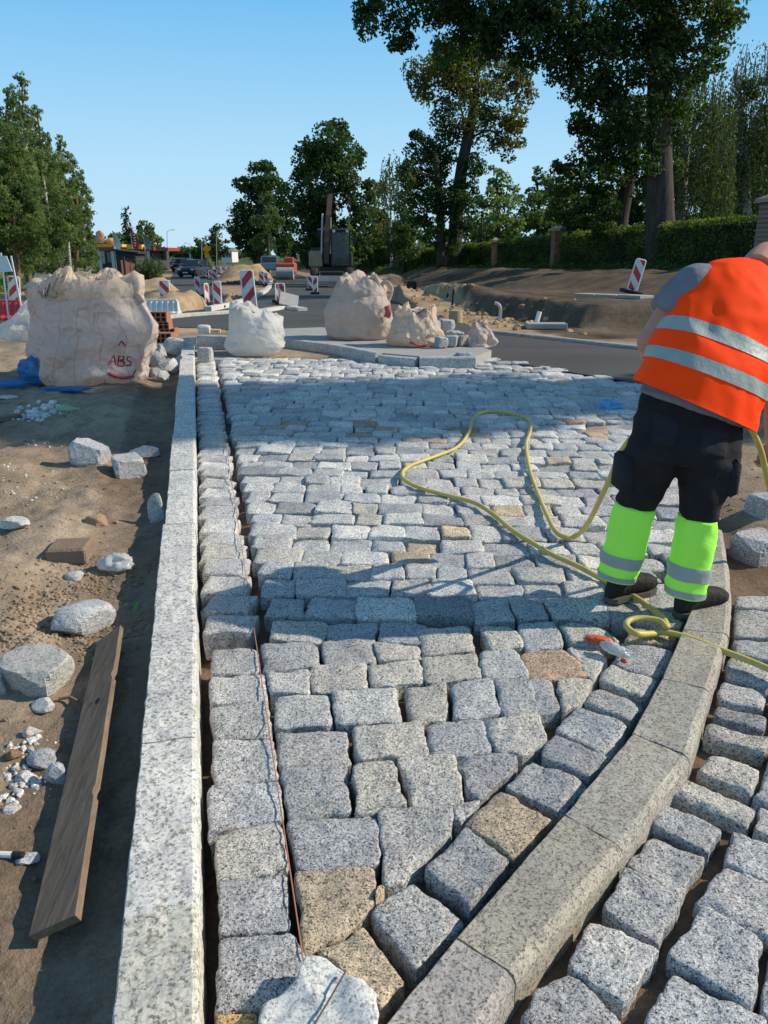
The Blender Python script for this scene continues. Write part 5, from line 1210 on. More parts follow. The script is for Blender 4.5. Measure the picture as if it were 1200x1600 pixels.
tree('linden_tree', 'tall ivy clad tree with a broad browning top in the middle of the picture', 'tree', trunkpx([(708, 405, .5), (714, 330, .42), (722, 260, .36), (738, 180, .28), (745, 120, .15)], 50, gY(708, 405, 50)),
     BL([(735, 118, 52), (790, 128, 38), (690, 128, 40), (652, 116, 22), (775, 190, 40), (806, 180, 24), (725, 180, 40), (700, 100, 34), (755, 92, 36), (795, 225, 22), (812, 140, 22), (665, 145, 18)], 50, 7), 'autumn_leaves', .2, 1.6, seed=7, sub=14,
     extra=None)
tree('ivy_tree', 'dark evergreen mass of ivy clinging below the browning treetop, left of its trunk', 'tree', trunkpx([(690, 405, .3), (688, 330, .25), (680, 240, .15)], 49, gY(690, 405, 49)), BL([(665, 250, 36), (692, 222, 32), (655, 300, 32), (700, 295, 34), (716, 335, 30), (640, 268, 20), (675, 340, 30), (730, 300, 22), (650, 215, 16), (740, 260, 22), (700, 375, 24)], 49, 8), 'linden_leaves', .2, 2.1, seed=8, sub=11)
tree('linden_tree', 'large dark rounded linden in the middle distance, directly behind the excavator', 'tree', trunkpx([(520, 420, .55), (518, 340, .45), (515, 250, .25)], 75, gY(520, 420, 75)), BL([(510, 225, 36), (540, 240, 32), (482, 248, 28), (515, 285, 50), (556, 298, 26), (482, 308, 34), (520, 345, 48), (560, 355, 32), (498, 380, 36), (525, 205, 18), (540, 385, 30), (470, 275, 16), (560, 250, 14), (475, 345, 24)], 75, 9), 'linden_leaves', .34, 2.6, seed=9, sub=12)
tree('linden_tree', 'dark rounded linden farther back, left of the largest rounded linden', 'tree', trunkpx([(405, 415, .5), (406, 340, .4), (408, 290, .25)], 98, gY(405, 415, 98)), BL([(410, 282, 28), (430, 298, 26), (386, 300, 24), (405, 332, 38), (384, 362, 24), (428, 365, 30), (442, 335, 20), (400, 385, 28), (418, 268, 14), (375, 330, 14), (445, 375, 18)], 98, 10), 'linden_leaves', .42, 2.5, seed=10, sub=11)
tree('young_tree', 'lighter green young tree before the left dark linden', 'tree', trunkpx([(418, 412, .2), (419, 340, .12)], 88, gY(418, 412, 88)), BL([(420, 322, 17), (416, 345, 21), (424, 368, 20), (408, 378, 16), (430, 345, 14)], 88, 13), 'willow_leaves', .36, 2.0, seed=13)
tree('young_tree', 'yellowish tree squeezed in just right of the largest rounded linden', 'tree', trunkpx([(590, 400, .2), (590, 340, .12)], 78, gY(590, 400, 78)), BL([(588, 298, 18), (584, 330, 22), (596, 360, 22), (604, 385, 20), (576, 370, 20)], 78, 14), 'autumn_leaves', .32, 2.2, seed=14)
tree('larch_tree', 'pale green feathery tree left of the ivy mass', 'tree', trunkpx([(632, 405, .2), (632, 330, .12), (634, 285, .05)], 60, gY(632, 405, 60)), BL([(634, 300, 12), (630, 322, 18), (636, 345, 24), (626, 368, 28), (640, 385, 26), (612, 385, 18)], 60, 15), 'willow_leaves', .22, 1.7, seed=15)
birch('thin sparse birch poking up between the rounded linden and the ivy mass', trunkpx([(612, 390, .12), (610, 310, .08), (608, 245, .03)], 66, gY(612, 390, 66)), (592, 232, 628, 300), 66, 16, 50, size=.24)
for i, (x, l) in enumerate([(775, 'bushy pale tree behind the hedge just right of the ivy trunk'), (838, 'bushy pale tree behind the hedge between the ivy trunk and the leaning trunk'), (868, 'darker bushy tree behind the hedge, left neighbour of the leaning trunk')]):
    tree('bushy_tree', l, 'tree', trunkpx([(x, 395, .22), (x+4, 330, .16), (x, 280, .06)], 64+i*5, gY(x, 395, 64+i*5)), BL([(x, 275, 15), (x+14, 298, 21), (x-14, 312, 20), (x+5, 330, 28), (x-8, 352, 26), (x+18, 358, 24)], 64+i*5, 17+i), ['birch_leaves', 'willow_leaves', 'oak_leaves'][i], .28, 1.5, seed=17+i)
def conifer(name, label, px, base_py, top_py, Y, halfw, leaf, seed, group=None, size=.3, bark='pine_bark', n=None):
    rs = np.random.RandomState(seed); b = W(px, base_py, Y); b[2] = gz(b[0], Y); tp_ = W(px, top_py, Y); H = tp_[2]-b[2]; w_ = halfw*pxs(Y); C = []
    t = thing(name, label, 'tree', b, group); mb = MB(); mb.tube([b, b+[0, 0, H*.5], b+[0, 0, H*.98]], [w_*.08+.05, w_*.05+.03, .02], 7); 
    z = .08
    while z < .99:
        k = max(4, int(9*(1-z)+3)); R_ = w_*(1-z)**.85*rs.uniform(.85, 1.12)+.05
        for j in range(k):
            a = rs.uniform(0, 6.28); m = max(3, int(R_/size*4.5)); q = rs.uniform(.1, 1, m)[:, None]; C.append(b+np.array([0, 0, H*z])+q*np.array([math.cos(a)*R_, math.sin(a)*R_, -.22*R_])+rs.normal(0, size*.35, (m, 3)))
        z += .035 if H > 5 else .05
    build('trunk', mb, MATS[bark], t, True); C = np.concatenate(C); leaves('crown', C, size, rs.uniform(0, 1, len(C)), leaf, t, rs, .3, .5); return t
conifer('spruce_tree', 'dark pointed spruce behind the roadside shop, left of the bright willow', 203, 408, 322, 112, 17, 'spruce_needles', 21, size=.55)
conifer('thuja_tree', 'narrow yellowish green conifer right behind the excavator boom', 546, 412, 338, 58, 12, 'pine_needles', 22, size=.24)
for i, (x, l) in enumerate([(1098, 'slim dark cypress behind the hedge, right of the tallest oak trunk'), (752, 'slim dark cypress behind the hedge below the bushy pale trees')]): conifer('cypress_tree', l, x, 395, 318 if i == 0 else 330, 46+i*12, 9, 'spruce_needles', 23+i, size=.2)
tree('willow_tree', 'bright rounded willow beside the flags, right of the pointed spruce', 'tree', trunkpx([(230, 415, .4), (230, 370, .2)], 104, gY(230, 415, 104)), BL([(226, 360, 16), (236, 375, 15), (216, 372, 15), (228, 388, 20), (242, 395, 12), (210, 390, 12)], 104, 24), 'willow_leaves', .42, 2.2, seed=24)
tree('roadside_tree', 'tree with a bare looking top on the right of the far road', 'tree', trunkpx([(338, 412, .35), (338, 370, .2)], 150, gY(338, 412, 150)), BL([(338, 362, 11), (344, 378, 13), (332, 378, 12), (340, 392, 15), (350, 395, 9)], 150, 25), 'oak_leaves', .5, 1.9, seed=25)
tree('roadside_tree', 'darker low tree on the right of the far road, left of the bare topped one', 'tree', trunkpx([(314, 412, .3), (314, 390, .2)], 175, gY(314, 412, 175)), BL([(312, 386, 11), (320, 390, 10), (306, 392, 9), (316, 398, 13)], 175, 26), 'oak_leaves', .6, 2.2, seed=26)
# wood on the left
LW = [(-70, 60, 33, 'pine_needles', 60), (12, 132, 37, 'birch_leaves', 40), (34, 112, 40, 'birch_leaves', 30), (58, 165, 43, 'pine_needles', 36), (-20, 120, 35, 'pine_needles', 40), (78, 205, 47, 'birch_leaves', 30), (96, 208, 50, 'birch_leaves', 26), (112, 240, 54, 'pine_needles', 26), (128, 262, 60, 'birch_leaves', 20), (22, 230, 34, 'pine_needles', 40), (66, 260, 42, 'willow_leaves', 36), (40, 300, 38, 'pine_needles', 36), (105, 300, 50, 'pine_needles', 26), (132, 320, 64, 'pine_needles', 16)]
LL = ['young pine of the left wood cut off by the left edge', 'pale birch of the left wood nearest the left edge, tall with drooping twigs', 'tallest pale birch of the left wood', 'pine of the left wood right of the tallest birch', 'dark pine of the left wood at the very left edge', 'pale birch in the middle of the left wood', 'birch of the left wood beside the stepped outline', 'dark pine low in the right half of the left wood', 'last birch at the right end of the left wood', 'low bushy pine at the front left of the left wood', 'leafy green tree in the lower middle of the left wood', 'low pine with bare lower trunk in the left wood', 'low pine behind the big bag in the left wood', 'small pine at the right foot of the left wood']
for i, (x, ty, Y, lf, hw) in enumerate(LW):
    r2 = np.random.RandomState(60+i); bs = []; y = ty+8; by = 432-i*.2
    while y < by-(24 if i % 3 else 50):
        f = (y-ty)/(by-ty); w2 = hw*(.28+.75*math.sin(min(1, f*1.25)*math.pi*.5)); bs.append((x+r2.uniform(-.5, .5)*w2, y, w2*.78*r2.uniform(.8, 1.15)))
        if f > .2: bs.append((x+r2.choice([-1, 1])*w2*.75, y+6, w2*.55))
        y += w2*.5+4
    tree('pine_tree' if 'pine' in lf else 'birch_tree', LL[i], 'tree', trunkpx([(x+4, by, .13), (x+2+r2.uniform(-8, 8), (by+ty)/2, .10), (x, ty+6, .03)], Y, gY(x, by, Y)), BL(bs, Y, 60+i), lf, .15 if Y < 48 else .19, 2.0, 'pine_bark' if i % 2 else 'birch_bark', 'trees of the left wood' if False else None, 60+i, 8, .5, width=.42)
mb = MB(); r2 = np.random.RandomState(8)
for k in range(9):
    x = [22, 44, 52, 70, 84, 100, 112, 124, 136][k]; Y = 36+k*3; a = W(x, 440, Y); a[2] = gz(a[0], Y)-.1; top = W(x-r2.uniform(0, 26), 290+k*4, Y)
    m = MB(); m.tube([a, (a+top)/2+r2.normal(0, .1, 3), top], [.09, .07, .04], 7)
    t = thing('sapling', 'thin bare sapling trunk standing at the front of the left wood', 'tree', a, 'thin bare saplings of the left wood'); build('trunk', m, MATS['birch_bark' if k % 2 else 'pine_bark'], t, True)
# far woodland, uncountable
def woodland(name, label, pts, leaf, seed, size, dens=1.8):
    rs = np.random.RandomState(seed); bl = []
    for px0, px1, top, Y, st_ in pts:
        x = px0
        while x < px1:
            h = (404-top)*rs.uniform(.6, 1.1); s = pxs(Y); c = W(x, 404-h*.5, Y+rs.uniform(-6, 6)); bl.append((c, (st_*.9*s, st_*s, h*.55*s))); x += st_*rs.uniform(.5, .9)
    C, Rn, O = cloud(bl, size, dens, rs, 10); o = leaves(name, C, size, Rn, leaf, None, rs, 0, .7, O, loc=bl[0][0]); return tag(o, label, 'woodland', kind='stuff')
woodland('far_forest', 'hazy forest closing the far end of the road', [(236, 320, 386, 420, 9), (310, 420, 392, 330, 12)], 'pine_needles', 31, 1.4, 2.2)
woodland('far_forest', 'forest edge behind the shop at the left', [(-300, 250, 366, 190, 14)], 'pine_needles', 32, .8, 2.2)
woodland('dark_woodland', 'dark cemetery woodland massed behind the hedge and the big trees', [(440, 640, 360, 120, 16), (600, 960, 350, 92, 18), (900, 1300, 325, 62, 24), (1150, 1350, 250, 56, 30), (1050, 1340, 200, 64, 28), (880, 1010, 285, 60, 22)], 'linden_leaves', 33, .42, 1.5)
# the shade tree, just outside the picture on the right
bl = []; r2 = np.random.RandomState(4)
for k in range(44):
    h = 4.2+k*.29; bl.append((np.array([15.5+r2.normal(0, .8), (7.8 if h < 10.6 else 7.15)+h/math.tan(SUN_EL)*math.sin(SUN_AZ)+(r2.uniform(-1.15, 1.1) if h < 10.6 else r2.uniform(-.75, .15)), h]), (1.05, .85, 1.0)))
tree('roadside_tree', 'roadside tree on the right that shades the far cobbles', 'tree', [(np.array([15.8, 9.2, 0.]), .35), (np.array([15.6, 9.7, 8]), .25), (np.array([15.5, 11.2, 15.5]), .06)], bl, 'linden_leaves', .17, 2.2, seed=41, sub=9)

# hedge with brick pillars along the top of the bank
HU = 17.0
def hp_(t): return np.array([11.6-.225*t, 24+t])
brick = NM('brick'); q = brick.obj(); bt = brick.n('TexBrick', i_Vector=brick.mapping(q, (1, 1, 1), (R(90), 0, 0)), i_Color1=(.20, .085, .055, 1), i_Color2=(.28, .13, .08, 1), i_Mortar=(.22, .20, .18, 1), i_Scale=4.0); MATS['brick'] = brick.done(brick.bsdf(bt.outputs[0], .9))
def pillar(t_, h, w_, label):
    c = hp_(t_)-np.array([.976, .22])*.4; z = gz(*c)-.1; t = thing('brick_pillar', label, 'pillar', (c[0], c[1], z), rz=math.atan(.225)); mb = MB(); mb.box((0, 0, h/2), (w_, w_, h), bev=.01); build('shaft', mb, MATS['brick'], t, world=False)
    mb = MB(); k = w_*.66; mb.loft([[(-k, -k, h+.01), (k, -k, h+.01), (k, k, h+.01), (-k, k, h+.01)][::1], [(-k, -k, h+.12), (k, -k, h+.12), (k, k, h+.12), (-k, k, h+.12)], [(-k*.3, -k*.3, h+.26), (k*.3, -k*.3, h+.26), (k*.3, k*.3, h+.26), (-k*.3, k*.3, h+.26)]]); build('cap', mb, flat('cap_stone', (.34, .27, .21), .9, .25, 8, .4), t, world=False)
for t_, h, w_, l in ((-.2, 1.95, .62, 'nearest brick pillar with stone cap, behind the worker\'s head'), (14, 1.75, .42, 'brick pillar with stone cap in the middle of the lit hedge, above the tilted delineator'), (22, 1.5, .3, 'thin brick pillar between two hedge sections, left of the middle pillar'), (32, 1.65, .45, 'brick pillar farther left, right of the ivy trunk')): pillar(t_, h, w_, l)
def hedge(t0, t1, h, label, seed, wd=.9, leaf=.085):
    rs = np.random.RandomState(seed); L = t1-t0; n = int(L*h*900); u = rs.uniform(t0, t1, n); C = np.zeros((n, 3)); side = rs.choice([0, 1, 2, 3], n, p=[.46, .12, .32, .10])
    w_ = rs.uniform(-wd/2, wd/2, n); z = rs.uniform(0, 1, n)*h; w_ = np.where(side == 0, -wd/2+rs.normal(0, .06, n), np.where(side == 1, wd/2+rs.normal(0, .06, n), w_)); top = h+.09*vn2(u, w_, 1.6, 3, seed); z = np.where(side == 2, top+rs.normal(0, .04, n), np.minimum(z, top))
    p0 = np.stack([11.6-.225*u, 24+u], -1)+np.outer(w_, np.array([.976, .22])); p0 += rs.normal(0, .03, p0.shape)
    tt = np.linspace(t0, t1, 12); gzv = np.interp(u, tt, [gz(*hp_(k)) for k in tt]); C = np.c_[p0, gzv+z+.02]
    c = hp_((t0+t1)/2); b = np.array([c[0], c[1], gz(*c)]); t = thing('hedge', label, 'hedge', b)
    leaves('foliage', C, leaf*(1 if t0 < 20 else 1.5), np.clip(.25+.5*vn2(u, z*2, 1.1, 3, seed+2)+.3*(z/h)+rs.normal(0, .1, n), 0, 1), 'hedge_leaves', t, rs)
    m = MB(); rings = []
    for k in tt:
        q = hp_(k); g_ = gz(*q); d_ = np.array([.976, .22]); a = q-d_*(wd/2-.1); e = q+d_*(wd/2-.1); rings.append([(a[0], a[1], g_), (e[0], e[1], g_), (e[0], e[1], g_+h-.12), (a[0], a[1], g_+h-.12)])
    m.loft(rings); build('stems', m, flat('hedge_core', (.018, .026, .010), 1, .4, 9, .8), t)  # solid dark box added as the hedge's core, not modelled stems
hedge(.5, 13.6, 1.5, 'longest hedge section, from the nearest pillar to the middle pillar, partly shaded', 51)
hedge(14.4, 21.7, 1.45, 'sunlit hedge section just left of the middle pillar', 52)
hedge(22.3, 31.6, 1.35, 'dark hedge section between the thin pillar and the farther left pillar', 53)
hedge(32.4, 44, 1.3, 'far dark hedge section left of the farther left pillar', 54)
hedge(47, 60, 1.7, 'boxy hedge block right of the excavator', 55)
hedge(86, 112, 2.0, 'low far hedge left of the excavator, beside the truck', 56)
# dark brushy fringe below the hedge
mbc = []; r2 = np.random.RandomState(9)
u = r2.uniform(-6, 60, 9000); w_ = r2.uniform(-1.9, -.3, 9000); p0 = np.stack([11.6-.225*u, 24+u], -1)+np.outer(w_, np.array([.976, .22])); zz = G(p0[:, 0], p0[:, 1]); C = np.c_[p0, zz+np.abs(r2.normal(0, .10, 9000))]
tag(leaves('weeds', C, .16, r2.uniform(0, .6, 9000), 'hedge_leaves', None, r2, 0, .35, loc=(5, 40, 1)), 'dark weeds and grass along the top of the bank below the hedge', 'weeds', kind='stuff')
# grass and weeds on the left verge
n = 9000; x = r2.uniform(-34, -9, n); y = r2.uniform(20, 62, n); k = x < -9-.22*y+1.5*vn2(x, y, .3); x, y = x[k], y[k]; C = np.c_[x, y, G(x, y)+np.abs(r2.normal(0, .12, len(x)))]
tag(leaves('grass', C, .34, r2.uniform(0, 1, len(x)), 'grass_blades', None, r2, -1.0, .25, loc=(-20, 40, 0)), 'grass on the verge in front of the left wood', 'grass', kind='stuff')
def shrub(label, px, py, w_, h_, seed, leaf='willow_leaves', size=.16, Y=None):
    p = P(px, py) if Y is None else W(px, py, Y); Y = p[1]; z = gz(p[0], Y); s = pxs(Y); t = thing('shrub', label, 'shrub', (p[0], Y, z)); rs = np.random.RandomState(seed); C = []; m = MB()
    for k in range(150):
        a = rs.uniform(0, 6.28); L = h_*s*rs.uniform(.6, 1.15); r_b = rs.uniform(0, .2)*w_*s; r_t = rs.uniform(.1, 1)*w_*s*.55; q = np.linspace(.15, 1, 16)[:, None]
        b0 = np.array([p[0]+math.cos(a)*r_b, Y+math.sin(a)*r_b, z]); e0 = np.array([p[0]+math.cos(a)*r_t, Y+math.sin(a)*r_t, z+L*(1-.3*(r_t/(w_*s*.55))**2)]); C.append(b0+(e0-b0)*q+rs.normal(0, .08, (16, 3)))
        if k % 4 == 0: m.tube([b0, e0], [.02, .006], 4)
    C = np.concatenate(C); build('stems', m, MATS['oak_bark'], t); leaves('foliage', C, size, rs.uniform(0, 1, len(C)), leaf, t, rs, -.5, .3)
shrub('wide grey green shrub beside the far road, right of the brown fence', 238, 443, 46, 38, 61, size=.22)
shrub('smaller shrub close behind the wide grey green shrub', 228, 440, 24, 22, 62, size=.2)
# ------------------------------------------------------------------ roadworks furniture
WS = MATS['warning_stripes']; WS2 = MATS['warning_stripes_mirrored']
whp = flat('white_paint', (.72, .72, .70), .5, .08); rub = flat('black_rubber', (.025, .025, .027), .85, .3, 20); galv = flat('galvanised_steel', (.42, .43, .44), .45, .12, 10, .1, .4, .6)
def delin(label, px, pbase, h_px, w_px, mirror=False, tilt=0.0, group=None, rz=0, Y=None, z=None, stand=True):
    p = P(px, pbase) if Y is None else W(px, pbase, Y); Y = p[1]; s = pxs(Y, pbase)*1.0; z = gz(p[0], Y) if z is None else z
    m_ = inpoly(np.array([p[0]]), np.array([Y]), ROAD)[0] or inpoly(np.array([p[0]]), np.array([Y]), ROAD_A)[0]
    if m_: z = float(base(Y))+.01
    t = thing('delineator', label, 'delineator', (p[0], Y, z), group, rz); h = h_px*s; w = w_px*s; b0 = .10; c = min(.03, w*.2)
    mb = MB(); o = [(-w/2, b0), (w/2, b0), (w/2, b0+h-c), (w/2-c, b0+h), (-w/2+c, b0+h), (-w/2, b0+h-c)]; mb.prism(o, -.015, .015); pn = build('panel', mb, WS2 if mirror else WS, t, world=False)
    mb = MB()
    for a, b in zip(o, o[1:]+o[:1]): mb.tube([(a[0], -.004, a[1]), (b[0], -.004, b[1])], .019, 6)
    build('frame', mb, whp, pn, world=False)
    if stand:
        mb = MB(); mb.box((0, .02, .05), (w*2.0, .42, .09), bev=.02); mb.box((0, 0, .1), (.06, .05, .06)); build('foot', mb, rub, t, world=False)
    t.rotation_euler.y = tilt; return t
delin('tall white and red delineator leaning a little, right behind the white bulk bag', 394, 500, 66, 19, True, -.07, rz=.1)
delin('red and white delineator directly above the white plastic barrier at the left', 259, 474, 29, 15)
delin('red and white delineator farthest left, next to the pale sign board', 22, 468, 40, 17, True, .1, Y=22)
delin('middle delineator of three on the left road, the one nearest its far kerb', 310, 465, 26, 8, rz=.6)
delin('thinnest delineator of three on the left road, seen almost edge on', 324, 478, 27, 7, rz=.8)
delin('widest and darkest delineator of three on the left road', 341, 482, 34, 12)
delin('left board of the close pair on the white stub kerb', 434.5, 474, 24, 7, rz=.4)
delin('right board of the close pair on the white stub kerb', 441, 476, 26, 9)
delin('pale striped delineator standing in front of the excavator blade', 493, 460, 22, 7, True)
delin('dark striped delineator at the left front wheel of the excavator', 485, 454, 18, 7)
q = W(984, 473, 19.5); delin('tilted red and white delineator alone on the slab above the sandy cut', 984, 473, 46, 15, False, .22, Y=19.5, z=gz(q[0], 19.5)+.02)
far = [(336, 445, 20, 7), (409, 446, 18, 7), (416, 447, 17, 6), (392, 436, 12, 6), (319, 434, 12, 5), (329, 437, 12, 5), (336, 434, 11, 5), (343, 431, 11, 5), (350, 429, 10, 5), (323, 428, 10, 4.5), (331, 427, 10, 4.5), (339, 426, 9, 4.5), (358, 427, 10, 4.5), (366, 426, 10, 4.5), (374, 427, 11, 5), (382, 426, 10, 5), (391, 428, 11, 5), (317, 424, 9, 4), (325, 421, 8, 4), (312, 420, 8, 4), (403, 430, 12, 5), (350, 421, 8, 4)]
for x, y, h, w_ in far: delin('small red and white delineator in the distant row between the two roads', x, y, h, w_, group='distant delineators between the two roads', rz=.2*math.sin(x))
# plastic barriers
def barrier(label, px, pbase, w_px, h_px, mat, rz=0, ribs=7):
    p = P(px, pbase); s = pxs(p[1], pbase); w = w_px*s; h = h_px*s; t = thing('barrier', label, 'barrier', (p[0], p[1], float(base(p[1]))), rz=rz)
    pr = [(-.22, 0), (.22, 0), (.22, h*.16), (.12, h*.3), (.07, h), (-.07, h), (-.12, h*.3), (-.22, h*.16)]; mb = MB(); k = 24; rings = []
    for i in range(k+1):
        x = -w/2+w*i/k; g = (i//2) % 2*.018; rings.append([(x*(1-.05*zz/h), y*(1-g/abs(y)), zz) for y, zz in pr])
    mb.loft([r[::-1] for r in rings]); build('barrier_body', mb, mat, t, world=False)
    mb = MB(); mb.box((0, 0, h+.02), (w*.9, .07, .05), bev=.01); build('top_rail', mb, mat, t, world=False); return t
barrier('white plastic water filled road barrier left of the shaded kerb end', 254, 492, 54, 21, flat('white_barrier', (.62, .66, .66), .5, .12, 5))
barrier('red plastic water filled road barrier at the left edge', 8, 500, 62, 27, flat('red_barrier', (.60, .05, .06), .45, .12, 5))
# sign seen at the left edge
p = P(10, 502); t = thing('road_sign', 'pale rectangular sign board on two thin posts behind the red barrier', 'road sign', (p[0], p[1]-.25, gz(p[0], p[1]-.25))); s = pxs(p[1])
mb = MB(); b_ = t.location
for a, b in (((14, 500), (1, 395)), ((37, 500), (17, 400))):
    q0, q1 = W(*a, b_[1]), W(*b, b_[1]+.25); mb.tube([q0, q1], .022, 8)
build('posts', mb, galv, t)
mb = MB(); c4_ = [W(-22, 398, b_[1]+.15), W(10, 400, b_[1]+.15), W(19, 424, b_[1]+.1), W(-22, 428, b_[1]+.1)]; mb.add(c4_+[q+np.array([0, .02, 0]) for q in c4_], [(3, 2, 1, 0), (4, 5, 6, 7), (0, 1, 5, 4), (1, 2, 6, 5), (2, 3, 7, 6), (3, 0, 4, 7)]); build('sign_board', mb, flat('pale_board', (.62, .72, .70), .5, .06), t)
# kerbs of the roads
def kl(pts, ztop, wd, label, tint, group, mat='kerb_granite', side=1, seed=600, n=4, hgt=.25):
    W_ = [P(a, b, ztop) for a, b in pts]
    for i in range(len(W_)-1):
        a, b = W_[i], W_[i+1]; d_ = (b-a)[:2]; nn = side*np.array([-d_[1], d_[0]])/np.linalg.norm(d_)
        if side > 0: kerb('kerb_stone', a[:2]+nn*wd, b[:2]+nn*wd, a[:2], b[:2], ztop, hgt, MATS[mat], label, group, tint, n=n, seed=seed+i)
        else: kerb('kerb_stone', b[:2]+nn*wd, a[:2]+nn*wd, b[:2], a[:2], ztop, hgt, MATS[mat], label, group, tint, n=n, seed=seed+i)
kl([(742, 514), (800, 520), (865, 527), (930, 534), (995, 541), (1080, 551), (1200, 566)], .05, .16, 'grey concrete kerb along the far side of the asphalt, left of the worker', (.62, .62, .62), 'grey kerbs below the sandy cut', side=1)
kl([(330, 479), (362, 473), (388, 466), (405, 459), (418, 452), (424, 446), (426, 436)], .12, .2, 'white kerb of the curved tip of the unfinished island between the two roads', (1.05, 1.03, 1.0), 'white curved kerbs between the roads', side=1, seed=620)
kl([(258, 493), (300, 489), (345, 486), (372, 484)], .08, .15, 'low kerb in front of the left road, right of the white barrier', (.8, .8, .8), 'low kerbs before the left road', side=1, seed=640)
kl([(412, 484), (446, 478), (466, 481)], .08, .25, 'pale stub kerb under the close pair of delineators', (1, 1, 1), 'pale stub kerbs', side=1, seed=650)
p = P(452, 482); mb = MB(); mb.box((p[0], p[1], float(base(p[1]))+.22), (.5, .5, .04), M=Matrix.Rotation(.6, 3, 'X')@Matrix.Rotation(.3, 3, 'Y')); mb.box((p[0]-.05, p[1]+.15, float(base(p[1]))+.12), (.45, .12, .22)); tag(build('kerb_block', mb, con), 'tilted pale kerb block leaning at the foot of the close pair of delineators', 'kerb block')
# things on the sandy strip at the right
mb = MB(); p = P(862, 518); mb.box((p[0], p[1]+.55, gz(p[0], p[1]+.55)+.06), (.75, .35, .10), rz=-.05, bev=.01); tag(build('concrete_slab', mb, con), 'pale concrete slab lying behind the grey kerb, beside a white pipe', 'slab')
p = P(843, 516); z = gz(p[0], p[1]+.5); mb = MB(); mb.tube([(p[0], p[1]+.5, z-.05), (p[0]+.09, p[1]+.55, z+.30)], .045, 12); tag(build('drain_pipe', mb, whp), 'short white pipe stub sticking up obliquely left of the concrete slab', 'pipe')
for i, (x, yb, yt) in enumerate([(697, 478, 458), (706, 482, 452), (772, 486, 462), (779, 505, 474), (733, 484, 474), (737, 484, 474), (688, 476, 466)]):
    q = P(x, yb); a = W(x, yb, q[1]); a[2] = gz(a[0], a[1])-.1; b = W(x+(3 if i != 3 else -4), yt, q[1]); mb = MB()
    if i == 3: mb.tube(smooth_path([a, W(782, 485, q[1]), W(779, 476, q[1]), W(773, 473, q[1])], 5), .035, 8)
    else: mb.tube([a, b], .03, 7)
    tag(build('marker_stake', mb, flat('stake_red', (.4, .12, .1), .7) if i in (4, 5) else galv if i == 3 else rub), ['thin dark stake, left of the taller one, on the sandy strip', 'tallest thin dark stake on the sandy strip', 'thin short stake at the foot of the bank', 'bent grey pipe end at the foot of the bank', 'left one of two short red stakes', 'right one of two short red stakes', 'lowest dark stake at the left of the sandy strip'][i], 'stake')
p = W(643, 458, 33); mb = MB(); z = gz(p[0], 33)
mb.lathe([(0, 0), (.20, 0), (.22, .06), (.20, .12), (.21, .3), (.19, .42), (.16, .46), (.05, .47), (0, .47)], c=(p[0], 33, z), seg=18); tag(build('barrel', mb, rub, smooth=False), 'small black drum at the foot of the bank behind the beige bulk bag', 'drum')
# plateau slab edge
q0, q1 = W(905, 474, 19), W(1010, 484, 17.5); mb = MB()
for i in range(3):
    a = q0+(q1-q0)*i/3; b = q0+(q1-q0)*(i+.97)/3; c = (a+b)/2; mb = MB(); mb.box((c[0], c[1], gz(c[0], c[1])+.03), (np.linalg.norm(b-a), .5, .07), rz=math.atan2((b-a)[1], (b-a)[0]), bev=.008); tag(build('pavement_slab', mb, con), 'grey pavement slab along the rim of the sandy cut under the tilted delineator', 'slab', 'slabs along the rim of the sandy cut')
# rubble on the unfinished island
def heap(name, label, pts, n, smin, smax, sp, seed, tint, mat='soil'):
    r = np.random.RandomState(seed); mb = MB()
    for k in range(n):
        q = pts[r.randint(len(pts))]; x, y = q[0]+r.normal()*sp, q[1]+r.normal()*sp; s = r.uniform(smin, smax); rock_geo(mb, (x, y, gz(x, y)-s*.25), (s, s*r.uniform(.6, 1), s*r.uniform(.5, .8)), seed+k, u=8, w=6, planes=7, rot=r.uniform(0, 6), tint=np.array(tint)*r.uniform(.6, 1.25))
    return tag(build(name, mb, MATS[mat]), label, 'rubble', kind='stuff')
heap('broken_clods', 'dark broken clods covering the heap on the unfinished island', [P(388, 444), P(375, 444), P(400, 442)], 160, .1, .45, 1.0, 71, (.55, .42, .36))
heap('sandy_rubble', 'sandy rubble along the unfinished island between the roads', [P(360, 468), P(345, 470), P(380, 462), P(300, 476), P(285, 480)], 140, .06, .2, .8, 72, (1.5, 1.4, 1.25))
heap('sandy_rubble', 'yellowish sand clods on the strip behind the bulk bags', [P(690, 486), P(720, 492), P(660, 478), P(640, 470), P(760, 500), P(800, 508)], 200, .05, .18, .7, 73, (1.5, 1.3, 1.0))
heap('white_rubble', 'pale rubble strip along the far left verge', [P(228, 419), P(238, 420), P(248, 419), P(255, 420)], 80, .3, .9, 1.6, 74, (2.2, 2.1, 1.9))

